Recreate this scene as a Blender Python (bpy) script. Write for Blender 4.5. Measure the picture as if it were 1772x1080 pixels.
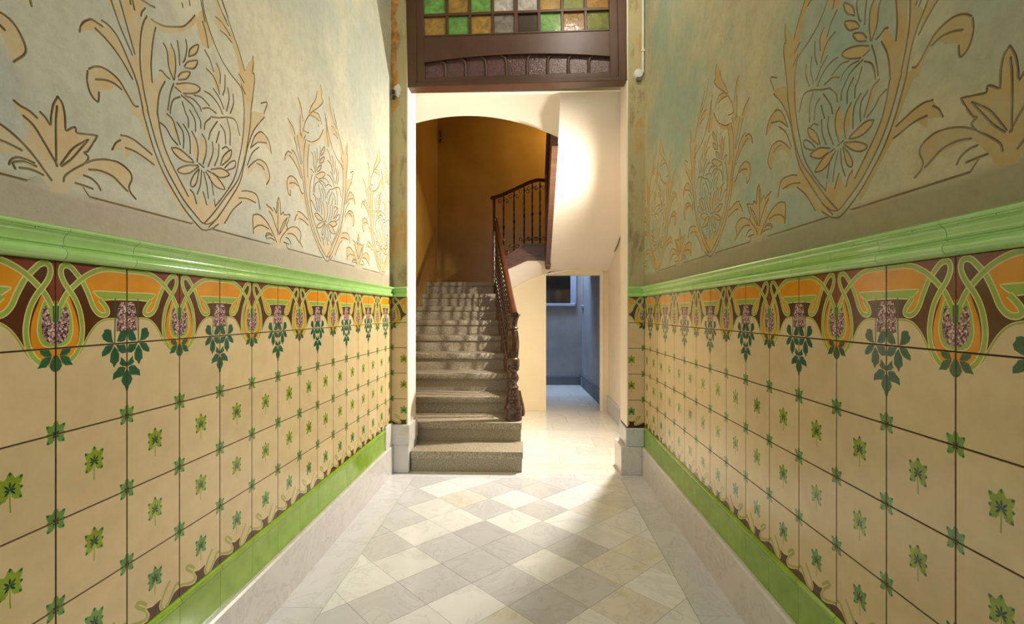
import bpy, bmesh, math, random
import numpy as np
from mathutils import Vector, Matrix
from mathutils.geometry import delaunay_2d_cdt

for o in list(bpy.data.objects):
    bpy.data.objects.remove(o, do_unlink=True)
scene = bpy.context.scene
COL = scene.collection
random.seed(7)

# ------------------------------------------------------------------ camera
FPX, CXP, CYP, CAMZ = 858.0, 886.0, 540.0, 1.253
YAW = math.atan(29 / FPX)
SN, CS = math.sin(YAW), math.cos(YAW)
cam_d = bpy.data.cameras.new('camera')
cam = bpy.data.objects.new('camera', cam_d)
COL.objects.link(cam)
cam.location = (0, 0, CAMZ)
cam.rotation_euler = (math.pi / 2, 0, YAW)
cam_d.sensor_fit = 'HORIZONTAL'
cam_d.sensor_width = 36
cam_d.lens = 36 * FPX / 1772
cam_d.clip_start = 0.02
scene.camera = cam

# ------------------------------------------------------------------ world, exposure
w = bpy.data.worlds.new('world')
scene.world = w
w.use_nodes = True
w.node_tree.nodes['Background'].inputs[0].default_value = (0.55, 0.65, 0.8, 1)
w.node_tree.nodes['Background'].inputs[1].default_value = 0.05
vs = scene.view_settings
vs.view_transform = 'Standard'
vs.look = 'None'
vs.exposure = 0.18
vs.gamma = 1.0
vs.use_curve_mapping = False

# lamp strengths (the emitting globes and panes are built with their lamps further down)
HALL_FRONT = 64.0       # hall ceiling lamp near the stair
STREET_GLASS = 2.6      # daylight in the frosted panes of the street door behind the camera
UPSTAIRS = 90.0

# wall spotlight just behind the right door jamb
ld = bpy.data.lights.new('wall_spotlight', 'SPOT')
ld.energy = 365; ld.color = (1.0, .91, .79); ld.shadow_soft_size = .035
ld.spot_size = math.radians(179); ld.spot_blend = 1.0
spot = bpy.data.objects.new('wall_spotlight', ld)
SPX, SPT, SPZ = .92, 4.5, 2.2
spot.location = (SPX, SPT, SPZ)
spot.rotation_euler = Vector((-.82, -.22, -.42)).to_track_quat('-Z', 'Y').to_euler()
COL.objects.link(spot)

# daylight through the patio's skylight
ld = bpy.data.lights.new('patio_skylight', 'AREA')
ld.shape = 'RECTANGLE'; ld.size = .9; ld.size_y = .8
ld.energy = 70.0; ld.color = (0.46, 0.65, 1.0)
lo = bpy.data.objects.new('patio_skylight', ld)
lo.location = (0.35, 8.08, 3.05)
COL.objects.link(lo)


# ------------------------------------------------------------------ helpers
def ray(px, py):
    dx = (px - CXP) / FPX
    return Vector((dx * CS - SN, dx * SN + CS, (CYP - py) / FPX))


def onX(px, py, X):
    r = ray(px, py); k = X / r.x
    return Vector((X, k * r.y, CAMZ + k * r.z))


def onY(px, py, Y):
    r = ray(px, py); k = Y / r.y
    return Vector((k * r.x, Y, CAMZ + k * r.z))


def lin(c):
    out = []
    for v in c:
        v /= 255.0
        out.append(v / 12.92 if v <= 0.04045 else ((v + 0.055) / 1.055) ** 2.4)
    return tuple(out) + (1.0,)


def props(o, label=None, cat=None, group=None, kind=None):
    if label: o['label'] = label
    if cat: o['category'] = cat
    if group: o['group'] = group
    if kind: o['kind'] = kind
    return o


def empty(name, loc, label=None, cat=None, group=None, kind=None):
    o = bpy.data.objects.new(name, None)
    o.empty_display_size = 0.1
    o.location = loc
    COL.objects.link(o)
    return props(o, label, cat, group, kind)


def parent_to(o, p):
    if p is not None:
        o.parent = p
        q = p
        m = Matrix.Identity(4)
        chain = []
        while q is not None:
            chain.append(q); q = q.parent
        for q in reversed(chain):
            m = m @ q.matrix_parent_inverse @ q.matrix_basis
        o.matrix_parent_inverse = m.inverted()


def link(name, me, parent=None, loc=None, mat=None, label=None):
    o = bpy.data.objects.new(name, me)
    if mat is not None: o.matrix_basis = mat
    elif loc is not None: o.location = loc
    COL.objects.link(o)
    parent_to(o, parent)
    if label: o['label'] = label
    return o


def meshdata(name, verts, faces, mats, fmats=None, smooth=None):
    me = bpy.data.meshes.new(name)
    me.from_pydata([tuple(v) for v in verts], [], faces)
    if not isinstance(mats, (list, tuple)): mats = [mats]
    for m in mats: me.materials.append(m)
    if fmats is not None:
        me.polygons.foreach_set('material_index', fmats)
    if smooth is not None:
        me.polygons.foreach_set('use_smooth', [True] * len(me.polygons))
        me.set_sharp_from_angle(angle=math.radians(smooth))
    me.update()
    return me


def bm_mesh(name, bm, mats, smooth=None):
    me = bpy.data.meshes.new(name)
    bmesh.ops.recalc_face_normals(bm, faces=bm.faces)
    bm.to_mesh(me); bm.free()
    if not isinstance(mats, (list, tuple)): mats = [mats]
    for m in mats: me.materials.append(m)
    if smooth is not None:
        me.polygons.foreach_set('use_smooth', [True] * len(me.polygons))
        me.set_sharp_from_angle(angle=math.radians(smooth))
    return me


def bm_box(bm, x0, x1, y0, y1, z0, z1, bevel=0, seg=1):
    g = bmesh.ops.create_cube(bm, size=1)
    vsn = g['verts']
    for v in vsn:
        v.co = Vector((x0 + (v.co.x + .5) * (x1 - x0), y0 + (v.co.y + .5) * (y1 - y0), z0 + (v.co.z + .5) * (z1 - z0)))
    if bevel:
        es = list({e for v in vsn for e in v.link_edges})
        bmesh.ops.bevel(bm, geom=es, offset=bevel, segments=seg, affect='EDGES', profile=.5)


def box(name, x0, x1, y0, y1, z0, z1, mat, parent=None, bevel=0, label=None, seg=1):
    bm = bmesh.new()
    bm_box(bm, x0, x1, y0, y1, z0, z1, bevel, seg)
    return link(name, bm_mesh(name, bm, mat, 35 if bevel else None), parent, label=label)


def boxes(name, lst, mat, parent=None, bevel=0):
    bm = bmesh.new()
    for b in lst: bm_box(bm, *b, bevel=bevel)
    return link(name, bm_mesh(name, bm, mat, 35 if bevel else None), parent)


def prism(name, pts, ax, a0, a1, mat, parent=None, label=None, smooth=None):
    """pts: 2D polygon; ax 'x': pts=(y,z) extruded a0..a1 in x; 'y': pts=(x,z); 'z': pts=(x,y)"""
    bm = bmesh.new()
    def mk(p, a):
        return {'x': (a, p[0], p[1]), 'y': (p[0], a, p[1]), 'z': (p[0], p[1], a)}[ax]
    A = [bm.verts.new(mk(p, a0)) for p in pts]
    B = [bm.verts.new(mk(p, a1)) for p in pts]
    n = len(pts)
    bm.faces.new(A); bm.faces.new(list(reversed(B)))
    for i in range(n):
        bm.faces.new((A[i], A[(i + 1) % n], B[(i + 1) % n], B[i]))
    bmesh.ops.triangulate(bm, faces=[f for f in bm.faces if len(f.verts) > 4])
    return link(name, bm_mesh(name, bm, mat, smooth), parent, label=label)


def catmull(pts, n=6, closed=False):
    pts = [Vector(p) for p in pts]
    if len(pts) < 3: return pts
    out = []
    m = len(pts)
    rng = m if closed else m - 1
    for i in range(rng):
        p1, p2 = pts[i], pts[(i + 1) % m]
        p0 = pts[i - 1] if (i > 0 or closed) else p1 * 2 - p2
        p3 = pts[(i + 2) % m] if (i + 2 < m or closed) else p2 * 2 - p1
        for k in range(n):
            t = k / n
            out.append(0.5 * ((2 * p1) + (p2 - p0) * t + (2 * p0 - 5 * p1 + 4 * p2 - p3) * t * t + (3 * p1 - p0 - 3 * p2 + p3) * t ** 3))
    if not closed: out.append(pts[-1])
    return out


def tube_bm(bm, path, rad, n=8, caps=True, twist=0.0, sect=None):
    """sweep a circle (or 2D section list) along path; rad number or list"""
    path = [Vector(p) for p in path]
    rings = []
    up = Vector((0, 0, 1))
    T0 = (path[1] - path[0]).normalized()
    if abs(T0.dot(up)) > .95: up = Vector((0, 1, 0))
    N = (up - T0 * up.dot(T0)).normalized()
    for i, p in enumerate(path):
        a = path[max(i - 1, 0)]; b = path[min(i + 1, len(path) - 1)]
        T = (b - a).normalized()
        N = (N - T * N.dot(T)).normalized()
        B = T.cross(N)
        r = rad[i] if isinstance(rad, (list, tuple)) else rad
        th = twist * i
        ring = []
        if sect:
            for (u, v) in sect:
                c, s = math.cos(th), math.sin(th)
                ring.append(bm.verts.new(p + (B * (u * c - v * s) + N * (u * s + v * c)) * r))
        else:
            for k in range(n):
                q = 2 * math.pi * k / n + th
                ring.append(bm.verts.new(p + (N * math.cos(q) + B * math.sin(q)) * r))
        rings.append(ring)
    m = len(rings[0])
    for i in range(len(rings) - 1):
        for k in range(m):
            bm.faces.new((rings[i][k], rings[i][(k + 1) % m], rings[i + 1][(k + 1) % m], rings[i + 1][k]))
    if caps:
        bm.faces.new(list(reversed(rings[0]))); bm.faces.new(rings[-1])


def tube(name, path, rad, mat, parent=None, n=8, label=None, **k):
    bm = bmesh.new()
    tube_bm(bm, path, rad, n, **k)
    return link(name, bm_mesh(name, bm, mat, 40), parent, label=label)


def lathe_bm(bm, prof, c=(0, 0, 0), n=24, flute=None):
    rings = []
    for (r, z) in prof:
        ring = []
        for k in range(n):
            a = 2 * math.pi * k / n
            rr = r
            if flute and flute[0] <= z <= flute[1]:
                rr = r * (1 + flute[3] * math.cos(flute[2] * a + (z - flute[0]) * flute[4]))
            ring.append(bm.verts.new((c[0] + rr * math.cos(a), c[1] + rr * math.sin(a), c[2] + z)))
        rings.append(ring)
    for i in range(len(rings) - 1):
        for k in range(n):
            bm.faces.new((rings[i][k], rings[i][(k + 1) % n], rings[i + 1][(k + 1) % n], rings[i + 1][k]))
    bm.faces.new(list(reversed(rings[0]))); bm.faces.new(rings[-1])


def lathe(name, prof, c, mat, parent=None, n=24, flute=None, label=None):
    bm = bmesh.new()
    lathe_bm(bm, prof, c, n, flute)
    return link(name, bm_mesh(name, bm, mat, 40), parent, label=label)


# ------------------------------------------------------------------ materials
def nodes(name):
    m = bpy.data.materials.new(name)
    m.use_nodes = True
    nt = m.node_tree
    return m, nt, nt.nodes['Principled BSDF']


def coord(nt, scale=(1, 1, 1), kind='Object'):
    tc = nt.nodes.new('ShaderNodeTexCoord')
    mp = nt.nodes.new('ShaderNodeMapping')
    mp.inputs['Scale'].default_value = scale
    nt.links.new(tc.outputs[kind], mp.inputs['Vector'])
    return mp.outputs['Vector']


def noise(nt, vec, scale, detail=4, rough=.55, dist=0):
    n = nt.nodes.new('ShaderNodeTexNoise')
    n.inputs['Scale'].default_value = scale
    n.inputs['Detail'].default_value = detail
    n.inputs['Roughness'].default_value = rough
    n.inputs['Distortion'].default_value = dist
    nt.links.new(vec, n.inputs['Vector'])
    return n.outputs['Fac']


def ramp(nt, fac, stops, interp='LINEAR'):
    r = nt.nodes.new('ShaderNodeValToRGB')
    r.color_ramp.interpolation = interp
    el = r.color_ramp.elements
    while len(el) < len(stops): el.new(.5)
    for e, (p, c) in zip(el, stops):
        e.position = p
        e.color = c if len(c) == 4 else lin(c)
    nt.links.new(fac, r.inputs['Fac'])
    return r.outputs['Color']


def mix(nt, fac, a, b, mode='MIX'):
    m = nt.nodes.new('ShaderNodeMix')
    m.data_type = 'RGBA'; m.blend_type = mode
    for s, v in ((0, fac), (6, a), (7, b)):
        if isinstance(v, (int, float)): m.inputs[s].default_value = v
        elif isinstance(v, tuple): m.inputs[s].default_value = v
        else: nt.links.new(v, m.inputs[s])
    return m.outputs[2]


def bump(nt, bsdf, h, strength, dist=.002):
    b = nt.nodes.new('ShaderNodeBump')
    b.inputs['Strength'].default_value = strength
    b.inputs['Distance'].default_value = dist
    nt.links.new(h, b.inputs['Height'])
    nt.links.new(b.outputs['Normal'], bsdf.inputs['Normal'])


def mottled(name, c, rough=.5, var=12, scale=6, bstr=.0, bscale=60, spec=.5, coat=0, metallic=0):
    m, nt, b = nodes(name)
    v = coord(nt)
    lo = tuple(max(0, x - var) for x in c); hi = tuple(min(255, x + var) for x in c)
    nt.links.new(ramp(nt, noise(nt, v, scale), [(.3, lo), (.7, hi)]), b.inputs['Base Color'])
    b.inputs['Roughness'].default_value = rough
    b.inputs['Specular IOR Level'].default_value = spec
    b.inputs['Coat Weight'].default_value = coat
    b.inputs['Coat Roughness'].default_value = .08
    b.inputs['Metallic'].default_value = metallic
    if bstr: bump(nt, b, noise(nt, v, bscale), bstr)
    return m


def glaze(name, c, var=8, rough=.16):
    m, nt, b = nodes(name)
    v = coord(nt)
    oi = nt.nodes.new('ShaderNodeObjectInfo')
    add = nt.nodes.new('ShaderNodeVectorMath'); add.operation = 'ADD'
    cmb = nt.nodes.new('ShaderNodeCombineXYZ')
    mul = nt.nodes.new('ShaderNodeMath'); mul.operation = 'MULTIPLY'; mul.inputs[1].default_value = 40
    nt.links.new(oi.outputs['Random'], mul.inputs[0])
    nt.links.new(mul.outputs[0], cmb.inputs[0]); nt.links.new(mul.outputs[0], cmb.inputs[1])
    nt.links.new(v, add.inputs[0]); nt.links.new(cmb.outputs[0], add.inputs[1])
    lo = tuple(max(0, x - var) for x in c); hi = tuple(min(255, x + var) for x in c)
    col = ramp(nt, noise(nt, add.outputs[0], 14), [(.3, lo), (.7, hi)])
    # whole-tile firing differences
    t = nt.nodes.new('ShaderNodeMapRange'); t.inputs[3].default_value = .93; t.inputs[4].default_value = 1.04
    nt.links.new(oi.outputs['Random'], t.inputs[0])
    cc = nt.nodes.new('ShaderNodeCombineColor')
    for i in range(3): nt.links.new(t.outputs[0], cc.inputs[i])
    col = mix(nt, 1.0, col, cc.outputs[0], 'MULTIPLY')
    nt.links.new(col, b.inputs['Base Color'])
    b.inputs['Roughness'].default_value = rough
    bump(nt, b, noise(nt, add.outputs[0], 18, 2), .12, .001)
    return m


CREAM = glaze('glaze_cream', (214, 192, 148), 5, .2)
BROWN = glaze('glaze_brown', (84, 40, 18), 5)
RUST = glaze('glaze_rust', (126, 54, 38), 6)
RIBBON = glaze('glaze_leaf_green', (150, 176, 74), 7)
LINE = glaze('glaze_pale_line', (222, 208, 146), 4)
ORANGE = glaze('glaze_orange', (222, 146, 22), 8)
DKLEAF = glaze('glaze_dark_leaf', (20, 92, 62), 9)
TEAL = glaze('glaze_teal', (16, 58, 44), 6)
YLEAF = glaze('glaze_yellow_leaf', (138, 160, 44), 14)
CLEAF = glaze('glaze_corner_leaf', (104, 148, 70), 12)
OLIVE = glaze('glaze_olive', (164, 168, 84), 8)
GREENBASE = glaze('glaze_base_green', (140, 178, 52), 10, .12)


def grape_mat():
    m, nt, b = nodes('glaze_flower_cluster')
    v = coord(nt)
    vo = nt.nodes.new('ShaderNodeTexVoronoi'); vo.inputs['Scale'].default_value = 260
    nt.links.new(v, vo.inputs['Vector'])
    sep = nt.nodes.new('ShaderNodeSeparateColor'); nt.links.new(vo.outputs['Color'], sep.inputs[0])
    c = ramp(nt, sep.outputs[0], [(0, (60, 30, 50)), (.22, (122, 80, 98)), (.5, (172, 130, 132)), (.78, (222, 196, 176))], 'CONSTANT')
    nt.links.new(c, b.inputs['Base Color'])
    b.inputs['Roughness'].default_value = .2
    return m


GRAPE = grape_mat()
JOINT = mottled('tile_edge', (124, 98, 62), .7, 14, 30)
PRINT = [CREAM, BROWN, RUST, RIBBON, LINE, ORANGE, GRAPE, DKLEAF, TEAL, YLEAF, CLEAF, OLIVE, JOINT]
(kCREAM, kBROWN, kRUST, kRIB, kLINE, kORANGE, kGRAPE, kDK, kTEAL, kYL, kCL, kOL) = range(12)


def rail_mat():
    m, nt, b = nodes('glaze_rail_green')
    v = coord(nt)
    col = ramp(nt, noise(nt, v, 7), [(.3, (160, 208, 118)), (.7, (184, 226, 148))])
    chips = ramp(nt, noise(nt, v, 55, 3, .6), [(.69, (0, 0, 0)), (.72, (255, 255, 255))])
    col = mix(nt, chips, col, lin((92, 84, 52)))
    nt.links.new(col, b.inputs['Base Color'])
    b.inputs['Roughness'].default_value = .1
    return m


RAILG = rail_mat()
GROUT = mottled('joint_dark', (70, 52, 30), .9, 12, 30)


def plaster(name, field1, field2, band, yel):
    m, nt, b = nodes(name)
    v = coord(nt)
    n1 = noise(nt, v, 1.1, 5, .6)
    n2 = noise(nt, v, 5.5, 6, .65)
    streak = noise(nt, coord(nt, (1, 9, 1.0)), 2.2, 5, .6)
    col = ramp(nt, n1, [(.4, field1), (.6, field2)])
    col = mix(nt, ramp(nt, streak, [(.48, (0, 0, 0)), (.8, (120, 120, 120))]), col, lin(yel))
    col = mix(nt, ramp(nt, n2, [(.42, (0, 0, 0)), (.66, (140, 140, 140))]), col, lin(tuple(int(x * .82) for x in field2)))
    # painted taupe band under the incised line
    sx = nt.nodes.new('ShaderNodeSeparateXYZ'); nt.links.new(v, sx.inputs[0])
    ad = nt.nodes.new('ShaderNodeMath'); ad.operation = 'MULTIPLY_ADD'
    nt.links.new(n2, ad.inputs[0]); ad.inputs[1].default_value = .05; nt.links.new(sx.outputs[2], ad.inputs[2])
    mr = nt.nodes.new('ShaderNodeMapRange'); mr.inputs[1].default_value = 1.545; mr.inputs[2].default_value = 1.575
    mr.inputs[3].default_value = .8; mr.inputs[4].default_value = 0
    nt.links.new(ad.outputs[0], mr.inputs[0])
    col = mix(nt, mr.outputs[0], col, lin(band))
    nt.links.new(col, b.inputs['Base Color'])
    col = mix(nt, ramp(nt, noise(nt, v, 22, 6, .75), [(.44, (0, 0, 0)), (.72, (150, 150, 150))]), col, lin(tuple(int(x * .86) for x in band)))
    nt.links.new(col, b.inputs['Base Color'])
    b.inputs['Roughness'].default_value = .62
    b.inputs['Specular IOR Level'].default_value = .35
    bump(nt, b, noise(nt, v, 46, 7, .75), .5, .003)
    return m


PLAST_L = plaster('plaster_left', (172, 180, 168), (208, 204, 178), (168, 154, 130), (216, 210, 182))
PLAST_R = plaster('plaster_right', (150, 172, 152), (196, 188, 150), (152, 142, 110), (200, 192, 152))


def ochre(name, c, field):
    m, nt, b = nodes(name)
    v = coord(nt)
    col = mix(nt, ramp(nt, noise(nt, v, 9, 6, .7), [(.40, (230, 230, 230)), (.62, (30, 30, 30))]), lin(field), lin(c))
    col = mix(nt, ramp(nt, noise(nt, v, 2.2, 3), [(.5, (0, 0, 0)), (.7, (90, 90, 90))]), col, lin((190, 160, 126)))
    nt.links.new(col, b.inputs['Base Color'])
    b.inputs['Roughness'].default_value = .6
    b.inputs['Specular IOR Level'].default_value = .35
    bump(nt, b, noise(nt, v, 70, 5, .7), .3, .002)
    return m


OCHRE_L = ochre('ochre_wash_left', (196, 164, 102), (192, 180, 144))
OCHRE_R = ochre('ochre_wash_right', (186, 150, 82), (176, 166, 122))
GROOVE = mottled('incised_line', (150, 132, 96), .8, 22, 9)


def stub_plaster(name, a, bcol, c):
    m, nt, b = nodes(name)
    v = coord(nt, (2.2, 1, .8))
    col = ramp(nt, noise(nt, v, 3.2, 6, .65, .4), [(.32, a), (.45, bcol), (.53, bcol), (.62, c)])
    nt.links.new(col, b.inputs['Base Color'])
    b.inputs['Roughness'].default_value = .75
    bump(nt, b, noise(nt, v, 40, 6, .7), .5, .004)
    return m


STUB = stub_plaster('door_pier_plaster', (142, 126, 92), (184, 172, 128), (194, 148, 76))
WHITE = mottled('white_plaster', (238, 228, 212), .55, 4, 2, .12, 50)
CREAMW = mottled('cream_plaster', (236, 220, 184), .5, 5, 2, .1, 50)
YELLOW = mottled('ochre_gloss_paint', (158, 120, 46), .28, 12, 1.6, .15, 30, .5)
HALLW = mottled('hall_end_plaster', (200, 190, 160), .7, 8, 1.5)
CEIL = mottled('ceiling_plaster', (222, 212, 190), .7, 6, 1.2)
GREYW = mottled('patio_grey_wall', (150, 150, 150), .7, 12, 2.5)
GREYD = mottled('patio_dark_grey', (100, 104, 110), .6, 8, 3)
BLUEFR = mottled('patio_painted_frame', (150, 160, 178), .5, 6, 3)
DARKGL = mottled('dark_window_glass', (30, 26, 22), .1, 6, 3)


def marble(name, base, vein, yellow=None, rough=.18, rnd=(.92, 1.04), vs=3.2):
    m, nt, b = nodes(name)
    v = coord(nt)
    oi = nt.nodes.new('ShaderNodeObjectInfo')
    mul = nt.nodes.new('ShaderNodeMath'); mul.operation = 'MULTIPLY'; mul.inputs[1].default_value = 57
    nt.links.new(oi.outputs['Random'], mul.inputs[0])
    cmb = nt.nodes.new('ShaderNodeCombineXYZ')
    for i in range(3): nt.links.new(mul.outputs[0], cmb.inputs[i])
    add = nt.nodes.new('ShaderNodeVectorMath'); add.operation = 'ADD'
    nt.links.new(v, add.inputs[0]); nt.links.new(cmb.outputs[0], add.inputs[1])
    vv = add.outputs[0]
    n1 = noise(nt, vv, vs, 7, .62, 1.6)
    col = ramp(nt, n1, [(.36, tuple(int(x * .93) for x in base)), (.47, base), (.5, vein), (.53, base), (.7, tuple(min(255, int(x * 1.03)) for x in base))])
    col = mix(nt, .55, col, lin(base))
    if yellow:
        f = ramp(nt, noise(nt, vv, 5.5, 5, .6, 1.2), [(.52, (0, 0, 0)), (.72, (200, 200, 200))])
        col = mix(nt, f, col, lin(yellow))
    t = nt.nodes.new('ShaderNodeMapRange'); t.inputs[3].default_value = rnd[0]; t.inputs[4].default_value = rnd[1]
    nt.links.new(oi.outputs['Random'], t.inputs[0])
    cc = nt.nodes.new('ShaderNodeCombineColor')
    for i in range(3): nt.links.new(t.outputs[0], cc.inputs[i])
    col = mix(nt, 1.0, col, cc.outputs[0], 'MULTIPLY')
    nt.links.new(col, b.inputs['Base Color'])
    b.inputs['Roughness'].default_value = rough
    b.inputs['Specular IOR Level'].default_value = .45
    return m


MARB_W = marble('marble_white', (236, 238, 239), (206, 208, 210))
MARB_G = marble('marble_grey', (210, 212, 215), (186, 187, 189))
MARB_Y = marble('marble_yellow_veined', (230, 229, 222), (198, 198, 192), (208, 200, 160))
MARB_B = marble('marble_border', (220, 221, 223), (194, 194, 194), rnd=(.93, 1.02))
MARB_SK = marble('marble_skirting', (216, 212, 209), (184, 180, 178), rough=.25, rnd=(.97, 1.02))
MARB_V = marble('marble_vestibule', (234, 228, 216), (208, 204, 196), rnd=(.92, 1.03))
FGROUT = mottled('floor_joint', (168, 164, 154), .8, 8, 20)


def granite():
    m, nt, b = nodes('granite_terrazzo')
    v = coord(nt)
    n1 = noise(nt, v, 190, 2, .6)
    n2 = noise(nt, v, 3, 3)
    col = ramp(nt, n1, [(.34, (92, 84, 70)), (.45, (148, 138, 118)), (.55, (172, 162, 140)), (.68, (206, 198, 178))])
    col = mix(nt, ramp(nt, n2, [(.3, (0, 0, 0)), (.8, (90, 90, 90))]), col, lin((150, 140, 118)))
    nt.links.new(col, b.inputs['Base Color'])
    b.inputs['Roughness'].default_value = .4
    return m


GRANITE = granite()


def wood(name, c, rough=.35):
    m, nt, b = nodes(name)
    v = coord(nt, (1, 1, 12))
    d = tuple(int(x * .78) for x in c)
    nt.links.new(ramp(nt, noise(nt, v, 4, 6, .6, .5), [(.3, d), (.7, c)]), b.inputs['Base Color'])
    b.inputs['Roughness'].default_value = rough
    return m


FRAME = mottled('brown_painted_wood', (84, 54, 37), .38, 6, 5, .12, 30)
FRAME_D = mottled('brown_painted_wood_reveal', (92, 62, 42), .4, 6, 5)
MAHOG = wood('mahogany_handrail', (76, 43, 28), .28)
STRING = wood('stair_stringer_wood', (112, 78, 58), .35)
IRON = mottled('dark_bronze_iron', (62, 48, 38), .3, 12, 20, .2, 80, .5, 0, .55)
BRONZE = mottled('newel_dark_brown', (70, 46, 34), .24, 14, 12, .15, 60, .6, .3, .2)
PVC = mottled('white_conduit', (224, 222, 214), .45, 4, 6)
BLACK = mottled('black_cable', (22, 20, 18), .5, 4, 10)
RAWP = mottled('raw_plaster_scar', (176, 126, 62), .9, 34, 18, .8, 40)
FILLER = mottled('white_filler', (222, 214, 200), .9, 10, 14, .6, 60)


def glass(name, c, rough=.12, trans=.35, bs=40, ns=16):
    m, nt, b = nodes(name)
    v = coord(nt)
    n = noise(nt, v, ns, 4, .6, .8)
    lo = tuple(int(x * .8) for x in c); hi = tuple(min(255, int(x * 1.12)) for x in c)
    nt.links.new(ramp(nt, n, [(.3, lo), (.7, hi)]), b.inputs['Base Color'])
    b.inputs['Roughness'].default_value = rough
    b.inputs['Transmission Weight'].default_value = trans
    bump(nt, b, noise(nt, v, bs, 3, .6), .5 if bs < 50 else .9, .003)
    return m


G_GREEN = glass('glass_green', (136, 196, 100))
G_OLIVE = glass('glass_olive', (128, 142, 48))
G_AMBER = glass('glass_amber', (196, 158, 78))
G_HONEY = glass('glass_honey', (178, 128, 36))
G_CLEAR = glass('glass_clear_ribbed', (206, 202, 196), .2, .25)
G_GREY = glass('glass_grey', (150, 144, 136), .25, .25)
G_DARK = glass('glass_dark', (70, 58, 48), .1, .4)
G_PURP = glass('glass_purple', (112, 80, 80), .15, .15, 90, 55)


def emit(name, c, s):
    m, nt, b = nodes(name)
    b.inputs['Base Color'].default_value = c
    b.inputs['Emission Color'].default_value = c
    b.inputs['Emission Strength'].default_value = s
    return m


# ------------------------------------------------------------------ plan
XL, XR = -1.076, .889           # faces of the hall's side walls
T0, TE = -1.6, 3.845            # hall from behind the camera to the door wall
DXL, DXR = -.945, .757          # door opening
TB = 4.10                       # back of the door wall
TILE = .2
ZR = [1.37, 1.17, .974, .775, .575, .375]   # tile course joints from the frieze down
ZBASE, ZRAIL = .217, 1.45
ZC = 4.25
BUD_L, BUD_R = 1.093, 1.064     # joint carrying a bud motif


# ------------------------------------------------------------------ flat print -> one planar mesh with a material per face
def ccw(p):
    a = sum(p[i][0] * p[(i + 1) % len(p)][1] - p[(i + 1) % len(p)][0] * p[i][1] for i in range(len(p)))
    return p if a > 0 else list(reversed(p))


def stroke(path, wd, k, n=5, taper=False):
    """-> list of quads (poly, material)"""
    p = catmull([Vector((q[0], q[1])) for q in path], n)
    L, R = [], []
    for i in range(len(p)):
        d = (p[min(i + 1, len(p) - 1)] - p[max(i - 1, 0)])
        if d.length < 1e-9: d = Vector((1, 0))
        d.normalize()
        nrm = Vector((-d.y, d.x))
        ww = wd / 2
        if taper: ww *= .25 + .75 * math.sin(math.pi * min(1, max(0, (i + .6) / len(p))))
        L.append(p[i] + nrm * ww); R.append(p[i] - nrm * ww)
    out = []
    for i in range(len(p) - 1):
        out.append(([tuple(a) for a in (L[i], R[i], R[i + 1])], k))
        out.append(([tuple(a) for a in (L[i], R[i + 1], L[i + 1])], k))
    return out


def ribbon(path, wd, line=.0026, n=5):
    return stroke(path, wd + 2 * line, kLINE, n), stroke(path, wd, kRIB, n)


def shape(pts, k, smooth=0):
    if smooth:
        pts = catmull([Vector(p) for p in pts], smooth, True)
    return [([tuple(p) for p in pts], k)]


def print_faces(layers, x0, x1, y0, y1):
    verts = [Vector((x0, y0)), Vector((x1, y0)), Vector((x1, y1)), Vector((x0, y1))]
    faces = [[0, 1, 2, 3]]
    mats = [kCREAM]
    for poly, k in layers:
        xs = [p[0] for p in poly]; ys = [p[1] for p in poly]
        if max(xs) < x0 or min(xs) > x1 or max(ys) < y0 or min(ys) > y1: continue
        poly = ccw(poly)
        b = len(verts)
        verts += [Vector((p[0], p[1])) for p in poly]
        faces.append(list(range(b, b + len(poly)))); mats.append(k)
    V, E, F, ov, oe, of = delaunay_2d_cdt(verts, [], faces, 0, 1e-6)
    fo, mo = [], []
    for f, o in zip(F, of):
        if 0 not in o: continue
        fo.append(list(f)); mo.append(mats[max(o)])
    return [(v.x, v.y) for v in V], fo, mo


def tile_mesh(name, layers, x0, x1, h, gap=.0008, depth=.01, ybase=0.0):
    """tile centred on its lower-left corner (x0,0): local x right, y up, z outward"""
    g = gap; c = .0014
    a0, a1, b0, b1 = x0 + g, x1 - g, g, h - g
    V, F, M = print_faces(layers, a0 + c, a1 - c, ybase + b0 + c, ybase + b1 - c)
    verts = [(v[0] - x0, v[1] - ybase, 0) for v in V]
    n = len(verts)
    o = [(a0, b0), (a1, b0), (a1, b1), (a0, b1)]
    i_ = [(a0 + c, b0 + c), (a1 - c, b0 + c), (a1 - c, b1 - c), (a0 + c, b1 - c)]
    verts += [(p[0] - x0, p[1], 0) for p in i_] + [(p[0] - x0, p[1], -c) for p in o] + [(p[0] - x0, p[1], -depth) for p in o]
    for r in (0, 4):
        for k in range(4):
            k2 = (k + 1) % 4
            F.append([n + r + k, n + r + 4 + k, n + r + 4 + k2, n + r + k2]); M.append(12)
    return meshdata(name, verts, F, PRINT, M)


# ---- frieze motif traced from the photograph, unprojected onto the left wall
def fr(x, y):
    p = onX(60 + x / 4.5, 440 + y / 4.5, XL)
    return ((p.y - BUD_L) * .2 / .2045, p.z - 1.17)


def frs(l): return [fr(*p) for p in l]


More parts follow.
